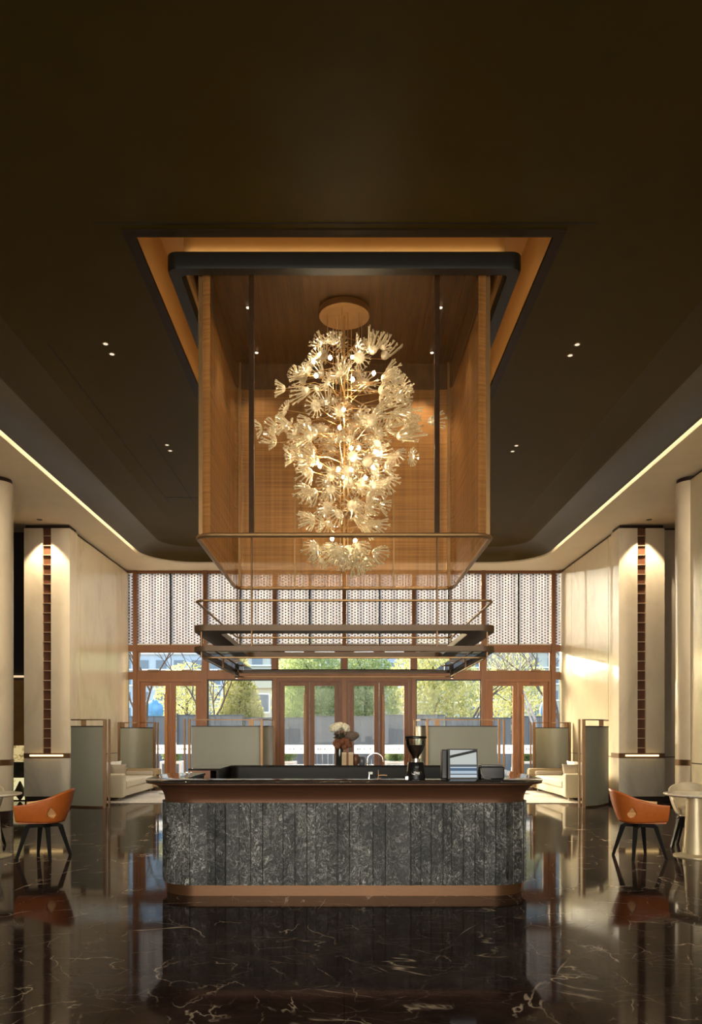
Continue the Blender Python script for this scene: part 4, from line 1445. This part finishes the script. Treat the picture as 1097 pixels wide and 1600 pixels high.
for s, side in ((-1, 'left'), (1, 'right')):
    if s < 0:
        pth = [(-4.66, 14.87), (-4.9, 14.89), (-5.15, 14.95), (-5.35, 15.05)]
    else:
        pth = [(4.66, 14.87), (4.9, 15.0), (5.15, 15.3), (5.4, 15.72)]
    screen('near champagne screen by the %s pillar at the %s booth' % (side, side), pth,
           [(s * 4.635, 14.87, 0.055), (s * 4.55, 14.87, 0.03)], [(pth[1][0] - s * 0.0 + s * 0.16, (pth[1][1] + pth[2][1]) / 2 - 0.015)])
    # curved screen behind the sofa
    pth = [(s * (4.78 + 0.84 * i / 12), 19.2 + 0.16 * math.sin(PI * i / 12)) for i in range(13)]
    screen('curved champagne screen behind the %s sofa' % side, pth, [(s * 4.74, 19.2, 0.06), (s * 4.66, 19.2, 0.03), (s * 5.63, 19.2, 0.06)], [(s * 5.55, 19.24)])
    # middle screen with rounded inner end
    pth = [(s * 2.96, 14.87), (s * 2.4, 14.87), (s * 1.70, 14.87)]
    rr = 0.22
    for i in range(1, 9):
        a = PI / 2 * i / 8
        pth.append((s * (1.70 - rr * math.sin(a)), 14.87 + rr - rr * math.cos(a)))
    pth.append((s * (1.70 - rr), 15.9))
    screen('wide champagne screen with a rounded corner %s of the flowers' % side, pth, [(s * 3.0, 14.87, 0.04), (s * 3.09, 14.87, 0.03), (s * 1.60, 14.89, 0.045), (s * 1.46, 15.9, 0.05)], [(s * 1.8, 14.87)])

    # sofa along the side wall
    so = thing('sofa', 'cream upholstered sofa with a far tan back in the %s booth' % side, 'sofa', (s * 5.1, 17.5, 0))

    def sx(a, b):
        return sorted((s * a - s * 5.1, s * b - s * 5.1))
    x0, x1 = sx(4.66, 5.55)
    MB().box(x0, x1, 16.25 - 17.5, 18.9 - 17.5, 0.10, 0.27, 0.02).build('base', sofam, so, True)
    x0, x1 = sx(4.63, 5.32)
    MB().box(x0, x1, 16.36 - 17.5, 18.7 - 17.5, 0.27, 0.43, 0.05).build('seat_cushion', sofam, so, True)
    x0, x1 = sx(5.30, 5.55)
    MB().box(x0, x1, 16.15 - 17.5, 18.9 - 17.5, 0.2, 0.60, 0.06).build('backrest', sofam, so, True)
    x0, x1 = sx(4.64, 5.55)
    MB().box(x0, x1, 16.10 - 17.5, 16.36 - 17.5, 0.08, 0.585, 0.06).build('armrest', sofam, so, True)
    x0, x1 = sx(4.50, 5.50)
    MB().box(x0, x1, 18.68 - 17.5, 18.95 - 17.5, 0.12, 0.58, 0.06).build('far_back', sofatan, so, True)
    x0, x1 = sx(4.62, 5.28)
    MB().box(x0, x1, 18.50 - 17.5, 18.66 - 17.5, 0.42, 0.53, 0.05).build('bolster', cusht, so, True)
    for xx in (4.74, 5.45):
        for yy in (16.2, 18.8):
            MB().lathe([(0.012, 0), (0.016, 0.09)], 10, (s * xx - s * 5.1, yy - 17.5, 0.016)).build('foot', chrome, so)
    # cushions

    def pillow(nm, lab, x, y, z, rz, rx, mt, size=0.21):
        bm = bmesh.new()
        bmesh.ops.create_cube(bm, size=2)
        bmesh.ops.subdivide_edges(bm, edges=list(bm.edges), cuts=7, use_grid_fill=True)
        for vv in bm.verts:
            u, w_ = vv.co.x, vv.co.z
            fx = 1 - 0.12 * (w_ * w_); fz = 1 - 0.12 * (u * u)
            th = 0.30 * max(0.0, (1 - abs(u) ** 2.4)) ** 0.5 * max(0.0, (1 - abs(w_) ** 2.4)) ** 0.5 + 0.03
            vv.co = Vector((u * (1 - 0.05 * (1 - w_ * w_)) * size, (1 if vv.co.y > 0 else -1) * abs(vv.co.y) * th * size, w_ * (1 - 0.05 * (1 - u * u)) * size))
        for fa in bm.faces:
            fa.smooth = True
        me = bpy.data.meshes.new(nm); bm.to_mesh(me); bm.free(); me.materials.append(mt)
        o = bpy.data.objects.new(nm, me); COL.objects.link(o)
        o.location = (x, y, z); o.rotation_euler = (rx, 0.0, rz)
        return tag(o, lab, 'cushion', 'cushions on the booth sofas')
    pillow('cushion', 'white cushion nearest the arm of the %s sofa' % side, s * 5.13, 16.62, 0.62, s * PI / 2 + 0.5 * s, -0.25, cushm)
    pillow('cushion', 'white cushion second from the arm of the %s sofa' % side, s * 5.08, 17.0, 0.62, s * PI / 2 + 0.2 * s, -0.25, cushm)
    pillow('cushion', 'taupe cushion lying in front of the white ones, %s sofa' % side, s * 4.90, 16.60, 0.60, s * PI / 2 + 0.9 * s, -0.3, cusht, 0.18)
    x0, x1 = sorted((s * 2.3, s * 5.0))
    rg_ = MB().box(x0, x1, 15.75, 19.0, 0.0, 0.016, 0.005).build('rug', rugm)
    tag(rg_, 'pale woven rug on the floor of the %s booth' % side, 'rug')
    # low round side table seen past the counter's corner
    tb = thing('side_table', 'small glass side table by the far end of the %s sofa' % side, 'side table', (s * 4.2, 18.0, 0.016))
    MB().lathe([(0.22, 0.44), (0.225, 0.45), (0.22, 0.46)], 28).build('table_top', glass('table_glass', (0.85, 0.9, 0.88), 0.5), tb, True)
    MB().lathe([(0.018, 0.01), (0.018, 0.44)], 12).build('stem', chrome, tb)
    MB().lathe([(0.15, 0), (0.15, 0.01)], 24).build('base', chrome, tb)

# ================================================================== tub chairs and tables


def tub_chair(nm, label, outer, inner_m, group):
    t = thing(nm, label, 'chair', (0, 0, 0), 0, group)
    NU, NV = 110, 14
    vs, fs = [], []
    R, Lf = 0.245, 0.265

    def plan(u):
        """u 0..1 from right front round the back (-x) to left front; returns x, y and how far back 0..1"""
        s_len = Lf + 0.04; c_len = PI * R
        tot_ = 2 * s_len + c_len
        d_ = u * tot_
        if d_ < s_len:
            return Vector((Lf - d_, -R)), Vector((0, -1)), 0.0
        if d_ < s_len + c_len:
            a = (d_ - s_len) / R
            nx = Vector((-math.sin(a), -math.cos(a)))
            return Vector((Lf - s_len, 0)) + nx * R, nx, math.sin(a)
        d2 = d_ - s_len - c_len
        return Vector((Lf - s_len + d2, R)), Vector((0, 1)), 0.0
    for i in range(NU + 1):
        u = i / NU
        p, nn, bk_ = plan(u)
        fwd = (p.x + 0.285) / 0.57          # 0 at back, 1 at front
        fwd = max(0.0, min(1.0, fwd))
        ztop = 0.625 + 0.175 * (1 - fwd) ** 1.25 - 0.03 * math.sin(PI * fwd)
        zbot = 0.418 + 0.035 * fwd ** 3 * 0.5
        for j in range(NV + 1):
            v_ = j / NV
            z = zbot + (ztop - zbot) * v_
            fl_ = -0.055 * (1 - v_) ** 2.0 + 0.025 * v_ + 0.035 * bk_ * v_
            vs.append((p.x + nn.x * fl_, p.y + nn.y * fl_, z))
    for i in range(NU):
        for j in range(NV):
            a = i * (NV + 1) + j
            fs.append((a, a + NV + 1, a + NV + 2, a + 1))
    tmp = MB().add(vs, fs).build('shell', outer, None, True, 60)
    tmp.data.materials.append(inner_m)
    so_ = tmp.modifiers.new('thickness', 'SOLIDIFY'); so_.thickness = 0.022; so_.offset = -1; so_.material_offset = 1; so_.material_offset_rim = 0
    # the drop-shaped cut-outs through both rear flanks
    drop = []
    for q in range(28):
        a = 2 * PI * q / 28
        pull = 1.0 + 0.55 * max(0.0, math.sin(a)) ** 3
        drop.append((-0.135 + 0.046 * math.cos(a) * (1.0 if math.sin(a) < 0 else 1 - 0.35 * math.sin(a)), 0.525 + 0.048 * math.sin(a) * pull))
    kk = len(drop)
    cut = MB().add([(x, -0.5, z) for x, z in drop] + [(x, 0.5, z) for x, z in drop], [tuple(range(kk)), tuple(range(2 * kk - 1, kk - 1, -1))] + [(q, (q + 1) % kk, kk + (q + 1) % kk, kk + q) for q in range(kk)]).build('cutter', outer)
    bo = tmp.modifiers.new('cut', 'BOOLEAN'); bo.operation = 'DIFFERENCE'; bo.solver = 'EXACT'; bo.object = cut
    bpy.context.view_layer.update()
    me_ = bpy.data.meshes.new_from_object(tmp.evaluated_get(bpy.context.evaluated_depsgraph_get()))
    bpy.data.objects.remove(tmp); bpy.data.objects.remove(cut)
    me_.name = 'shell'
    o = bpy.data.objects.new('shell', me_); COL.objects.link(o); o.parent = t
    loop = [vs[i * (NV + 1)] for i in range(0, NU + 1, 2)]
    lp_ = [(x * 0.93 + 0.004, y * 0.93) for x, y, z in loop]
    MB().prism(lp_, 0.412, 0.43).build('seat_pan', outer, t)
    m_ = len(lp_)
    rows = [(0.90, 0.43), (0.93, 0.45), (0.93, 0.475), (0.89, 0.497), (0.80, 0.504)]
    cvs = [(x * q, y * q, z) for q, z in rows for x, y in lp_]
    cfs = [(a * m_ + i, a * m_ + (i + 1) % m_, (a + 1) * m_ + (i + 1) % m_, (a + 1) * m_ + i) for a in range(len(rows) - 1) for i in range(m_)]
    cfs += [tuple(range(m_ - 1, -1, -1)), tuple((len(rows) - 1) * m_ + i for i in range(m_))]
    MB().add(cvs, cfs).build('seat_cushion', inner_m, t, True)
    MB().lathe([(0.05, 0.385), (0.05, 0.406)], 16).build('swivel_hub', legm, t)
    for q in range(4):
        a = math.radians(27 + 90 * q)
        ca, sa = math.cos(a), math.sin(a)
        MB().tube([(0, 0, 0.375), (0.15 * ca, 0.15 * sa, 0.375), (0.185 * ca, 0.185 * sa, 0.36), (0.30 * ca, 0.30 * sa, 0.0)], [0.028, 0.031, 0.034, 0.020], 4).build('leg', legm, t)
    return t


ch1 = tub_chair('tub_chair', 'orange leather tub chair with black legs at the left table', orangem, tanm, 'orange tub chairs')
ch1.location = (-3.50, 8.95, 0); ch1.rotation_euler = (0, 0, PI + 0.12)
ch1b = dup(ch1, (3.44, 8.95, 0), -0.12, 'orange leather tub chair with black legs at the right table')
for c_ in ch1b.children:                 # its swivel base is turned a little further
    if c_.name.startswith('leg'):
        c_.rotation_euler = (0, 0, 0.63)
ch2 = tub_chair('tub_chair', 'cream leather tub chair behind the round table on the right', creaml, M('cream_lining', (0.56, 0.47, 0.32), 0.55), 'cream tub chairs')
ch2.location = (4.42, 9.75, 0); ch2.rotation_euler = (0, 0, -PI / 2 - 0.25)
dup(ch2, (-4.62, 9.75, 0), -PI / 2 + 0.25, 'cream leather tub chair at the left edge behind the round table')


def round_table(label, x, y):
    t = thing('round_table', label, 'table', (x, y, 0), 0, 'white round tables')
    MB().lathe([(0.30, 0.705), (0.345, 0.72), (0.35, 0.73), (0.345, 0.74)], 48).build('table_top', tablem, t, True)
    MB().lathe([(0.092, 0.705), (0.095, 0.66), (0.115, 0.3), (0.13, 0.105)], 40).build('pedestal', pedm, t, True)
    MB().lathe([(0.24, 0.0), (0.24, 0.012), (0.20, 0.022), (0.14, 0.035), (0.135, 0.105)], 40).build('base', pedm, t, True)
    return t


round_table('white round pedestal table beside the right orange chair', 4.12, 9.02)
round_table('white round pedestal table cut by the left edge', -4.16, 9.02)

# ================================================================== downlights in the dark ceiling
DL = [(165, 537, 'left of the box, near pair, nearer lamp'), (175, 553, 'left of the box, near pair, farther lamp'), (902, 538, 'right of the box, near pair, nearer lamp'), (891, 555, 'right of the box, near pair, farther lamp'),
      (261, 695, 'left of the box, far pair, nearer lamp'), (266, 704, 'left of the box, far pair, farther lamp'), (807, 696, 'right of the box, far pair, nearer lamp'), (801, 705, 'right of the box, far pair, farther lamp')]
for px, py, lab in DL:
    Y = F * (ZC - EYE) / (1145 - py)
    X = (px - 538) * Y / F
    t = thing('recessed_downlight', 'small downlight ' + lab, 'downlight', (X, Y, ZC), 0, 'downlights in the dark ceiling')
    MB().lathe([(0.028, -0.006), (0.028, -0.004)], 18).build('lens', lampm, t)
    MB().lathe([(0.03, -0.003), (0.042, -0.008), (0.045, 0.0)], 18, cap=False).build('bezel', bronze, t)
    light('downlight', 'SPOT', (X, Y, ZC - 0.03), E_DOWN, SOFTWARM, (0, 0, -1), spot_size=math.radians(80), spot_blend=0.7, shadow_soft_size=0.04)

# ================================================================== outside
gm = M('paving', (0.30, 0.29, 0.27), 0.8, 0, 0.15, 2)
struct(MB().box(-90, 90, YF + 0.1, 200, -0.25, -0.02).build('ground', gm), 'paved forecourt outside the glass')
fm = M('blue_grey_hoarding', (0.12, 0.145, 0.17), 0.5, 0.1, 0.12, 2, (3, 3, 0.4))
frm = M('hoarding_post', (0.06, 0.08, 0.10), 0.5)
FY = 27.5
for i in range(9):
    x0 = -10.8 + i * 2.4
    t = thing('hoarding_panel', 'blue grey hoarding panel, number %s from the left outside' % ['one', 'two', 'three', 'four', 'five', 'six', 'seven', 'eight', 'nine'][i], 'fence', (x0 + 1.2, FY, 0), 0, 'hoarding panels outside')
    hgt = 1.98 + 0.05 * ((i * 7) % 3)
    pb = MB()
    for q in range(12):
        a = -1.17 + q * 0.195
        pb.box(a, a + 0.19, -0.02 - 0.015 * (q % 2), 0.02, 0.05, hgt)
    pb.build('corrugated_sheet', fm, t)
    MB().box(-1.2, -1.14, -0.06, 0.06, -0.02, hgt + 0.06).build('post', frm, t)
    MB().box(-1.2, 1.2, -0.04, 0.03, hgt - 0.03, hgt + 0.02).build('top_cap', frm, t)


def foliage(n, cx, cy, cz, rx, ry, rz, size, rnd, shape):
    mb = MB()
    for i in range(n):
        while True:
            u, v_, w_ = rnd.uniform(-1, 1), rnd.uniform(-1, 1), rnd.uniform(-1, 1)
            lim = 1.0
            if shape == 'cone':
                lim = max(0.05, (1 - w_) / 2) ** 0.8
            if u * u + v_ * v_ + (0 if shape == 'cone' else w_ * w_) < lim * lim:
                break
        p = Vector((cx + u * rx, cy + v_ * ry, cz + w_ * rz))
        a = Euler((rnd.uniform(0, 6.28), rnd.uniform(0, 6.28), rnd.uniform(0, 6.28))).to_matrix()
        s = size * rnd.uniform(0.6, 1.4)
        e1, e2 = a @ Vector((s, 0, 0)), a @ Vector((0, s * 0.5, 0))
        k_ = a @ Vector((0, 0, s * 0.15))
        mb.add([p - e1, p - e2 + k_, p + e1, p + e2 + k_], [(0, 1, 2, 3)])
    return mb


def leafy(label, x, y, h, r, mt, seed, shape, n=5000, size=0.10, z0=0.8):
    rnd = random.Random(seed)
    t = thing('leafy_tree', label, 'tree', (x, y, 0), 0, 'leafy trees beyond the hoarding')
    foliage(n, 0, 0, (h + z0) / 2, r, r * 0.8, (h - z0) / 2, size, rnd, shape).build('crown', mt, t)
    tr = MB()
    tr.tube([(0, 0, -0.02), (0.05, 0, h * 0.3), (0, 0.05, h * 0.8)], [0.12, 0.09, 0.03], 8)
    for i in range(8):
        a = i * 2.4; z = h * (0.25 + 0.07 * i)
        tr.tube([(0, 0, z), (r * 0.6 * math.cos(a), r * 0.5 * math.sin(a), z + 0.7)], [0.035, 0.012], 5)
    tr.build('trunk', barkm, t)


def bare(label, x, y, h, seed, mt):
    rnd = random.Random(seed)
    t = thing('bare_tree', label, 'tree', (x, y, 0), 0, 'bare winter trees outside')
    tr = MB(); br = MB()

    def grow(p, d, L, r, depth, mb):
        q = p + d * L
        m1 = p.lerp(q, 0.5) + Vector((rnd.uniform(-1, 1), rnd.uniform(-1, 1), 0)) * L * 0.06
        mb.tube([p, m1, q], [r, r * 0.85, r * 0.68], 5, cap=False)
        if depth == 0:
            return
        for i in range(rnd.choice((2, 3, 3))):
            nd = (d + Vector((rnd.uniform(-.85, .85), rnd.uniform(-.85, .85), rnd.uniform(-.1, .55)))).normalized()
            grow(q if i else m1.lerp(q, 0.6), nd, L * rnd.uniform(0.62, 0.85), r * 0.62, depth - 1, br)
    grow(Vector((0, 0, -0.02)), Vector((rnd.uniform(-.1, .1), 0, 1)).normalized(), h * 0.30, 0.075, 5, tr)
    tr.build('trunk', mt, t)
    br.build('branches', mt, t)


barkm = M('bark', (0.10, 0.075, 0.055), 0.9, 0, 0.3, 10)
palebark = M('pale_bark', (0.30, 0.28, 0.27), 0.9, 0, 0.25, 10)
lf1 = leaf_mat('yellow_green_leaf', (0.24, 0.26, 0.09), (0.54, 0.51, 0.24))
lf2 = leaf_mat('mid_green_leaf', (0.13, 0.20, 0.08), (0.36, 0.42, 0.20))
lf3 = leaf_mat('olive_leaf', (0.24, 0.27, 0.09), (0.56, 0.54, 0.27))
leafy('yellow green conifer seen through the tall window left of the doors', -4.0, 29.5, 4.9, 1.25, lf1, 21, 'cone', 13000, 0.055, 1.0)
leafy('dense green tree behind the left central doors', -1.35, 30.5, 5.2, 1.5, lf2, 22, 'ball', 11000, 0.06, 0.6)
leafy('bright green tree behind the right central doors', 0.8, 30.0, 5.0, 1.35, lf2, 23, 'ball', 11000, 0.06, 0.3)
leafy('big olive green tree in the tall window right of the doors', 3.6, 31.0, 5.4, 1.9, lf3, 24, 'ball', 12000, 0.06, 0.9)
leafy('loose yellow tree behind the rightmost doors', 7.2, 33.0, 5.0, 1.7, lf1, 25, 'ball', 4500, 0.065, 1.2)
leafy('loose yellow tree behind the leftmost doors', -7.0, 34.0, 4.6, 1.5, lf1, 26, 'ball', 3800, 0.065, 1.2)
leafy('olive tree in the far gap left of the central doors', -2.2, 33.5, 5.6, 1.0, lf3, 27, 'ball', 4000, 0.06, 0.6)
bare('bare dark tree behind the leftmost doors', -6.3, 25.2, 6.5, 31, barkm)
bare('pale bare tree at the left edge outside', -8.2, 26.0, 6.5, 32, palebark)
bare('bare tree at the left of the tall left window', -5.0, 28.6, 6.0, 33, barkm)
bare('bare tree leaning across the tall right window', 4.7, 28.6, 6.2, 34, barkm)
bare('pale bare tree behind the rightmost doors', 6.3, 25.4, 6.3, 35, palebark)
bare('bare tree at the right edge outside', 7.4, 26.2, 6.4, 36, barkm)

# blocks beyond
bw = M('pale_block_wall', (0.40, 0.43, 0.46), 0.7, 0, 0.06, 1)
bc = M('cream_block_wall', (0.46, 0.42, 0.33), 0.7, 0, 0.06, 1)
wg = M('block_window_glass', (0.15, 0.17, 0.19), 0.15)


def block(label, x, y, w, d_, h, mt, gable=False):
    t = thing('building', label, 'building', (x, y, 0))
    MB().box(-w / 2, w / 2, 0, d_, -0.02, h).build('walls', mt, t)
    nx = max(2, int(w / 1.6)); nz = max(1, int((h - 0.6) / 1.5))
    for i in range(nx):
        for j in range(nz):
            xx = -w / 2 + w * (i + 0.5) / nx; zz = 0.9 + j * 1.5
            if zz + 1.0 > h:
                continue
            f = MB().box(xx - 0.42, xx + 0.42, -0.05, 0.02, zz, zz + 0.95).build('window', whitep, t)
            MB().box(xx - 0.36, xx + 0.36, -0.065, -0.05, zz + 0.06, zz + 0.89).build('pane', wg, f)
    if gable:
        MB().add([(-w / 2 - .2, -.2, h), (w / 2 + .2, -.2, h), (0, -.2, h + w * 0.33), (-w / 2 - .2, d_, h), (w / 2 + .2, d_, h), (0, d_, h + w * 0.33)],
                 [(0, 1, 2), (3, 5, 4), (0, 2, 5, 3), (1, 4, 5, 2), (0, 3, 4, 1)]).build('roof', bc, t)
    else:
        MB().box(-w / 2 - 0.1, w / 2 + 0.1, -0.1, d_ + 0.1, h, h + 0.18).build('parapet', bc, t)


block('cream gabled house behind the yellow green conifer', -3.2, 37, 3.2, 3, 3.6, bc, True)


def tower(label, x, y, w, h, mt, fl_):
    t = thing('apartment_tower', label, 'building', (x, y, 0))
    MB().box(-w / 2, w / 2, 0, 12, -0.02, h).build('walls', mt, t)
    n = int((h - 2) / fl_)
    for j in range(n):
        z = 1.6 + j * fl_
        f = MB()
        q = int(w / 3.4)
        for i in range(q):
            xx = -w / 2 + w * (i + 0.5) / q
            f.box(xx - 1.0, xx + 1.0, -0.15, 0.05, z, z + fl_ * 0.52)
        f.build('window_row', wg, t)
        MB().box(-w / 2, w / 2, -0.5, 0.05, z - 0.35, z - 0.1).build('floor_band', whitep, t)
    MB().box(-w / 2 - 0.3, w / 2 + 0.3, -0.4, 12.2, h, h + 0.8).build('parapet', bc, t)


tower('pale apartment tower far outside, leftmost in the row', -34, 150, 21, 60, bw, 3.1)  # upper storeys added to block bright sky from the floor reflections
tower('cream apartment tower far outside, second from left in the row', -11.5, 150, 22, 62, bc, 3.3)
tower('pale grey apartment tower far outside behind the central doors', 11.5, 150, 22, 60, bw, 3.0)
tower('cream apartment tower far outside, rightmost in the row', 35, 150, 23, 63, bc, 3.2)

# blue tarpaulins glimpsed through the end doors
tm = M('blue_tarpaulin', (0.10, 0.32, 0.62), 0.5, 0, 0.3, 3)
for x, lab in ((-6.95, 'left'), (7.45, 'right')):
    bm_ = MB(); bm_.ball((0, 0, 0), 0.34, 14, 9, (0.9, 0.6, 1.0))
    rnd = random.Random(9)
    bm_.v = [(a + rnd.uniform(-.05, .05), b_ + rnd.uniform(-.05, .05), c_ + rnd.uniform(-.05, .05)) for a, b_, c_ in bm_.v]
    o = bm_.build('wrapped_tarpaulin', tm, None, True, 60)
    o.location = (x, 28.1, 2.30)
    tag(o, 'blue wrapped tarpaulin bundle above the hoarding outside the %s end doors' % lab, 'tarpaulin')
    t_ = MB().tube([(x, 28.1, -0.02), (x, 28.1, 1.95)], 0.05, 8).build('signal_post', frm)
    tag(t_, 'grey post carrying the blue bundle outside the %s end doors' % lab, 'post')
# white planters and low things along the hoarding
for x, w, lab in ((-2.0, 0.9, 'white planter box outside the left central doors'), (1.7, 0.8, 'white planter box outside the right central doors'), (-5.6, 0.7, 'white planter box outside the leftmost doors'), (5.9, 0.7, 'white planter box outside the rightmost doors')):
    t = thing('planter', lab, 'planter', (x, 25.0, -0.02), 0, 'planters outside')
    f = MB(); f.box(-w / 2, w / 2, -0.25, 0.25, 0, 0.55, 0.02); f.build('box', whitep, t)
    MB().box(-w / 2 + 0.08, w / 2 - 0.08, -0.262, -0.24, 0.08, 0.47).build('side_panel', M('grey_panel', (0.10, 0.12, 0.13), 0.5), t)
    foliage(500, 0, 0, 0.78, w / 2, 0.3, 0.28, 0.06, random.Random(int(x * 10) + 99), 'ball').build('plant', lf2, t)
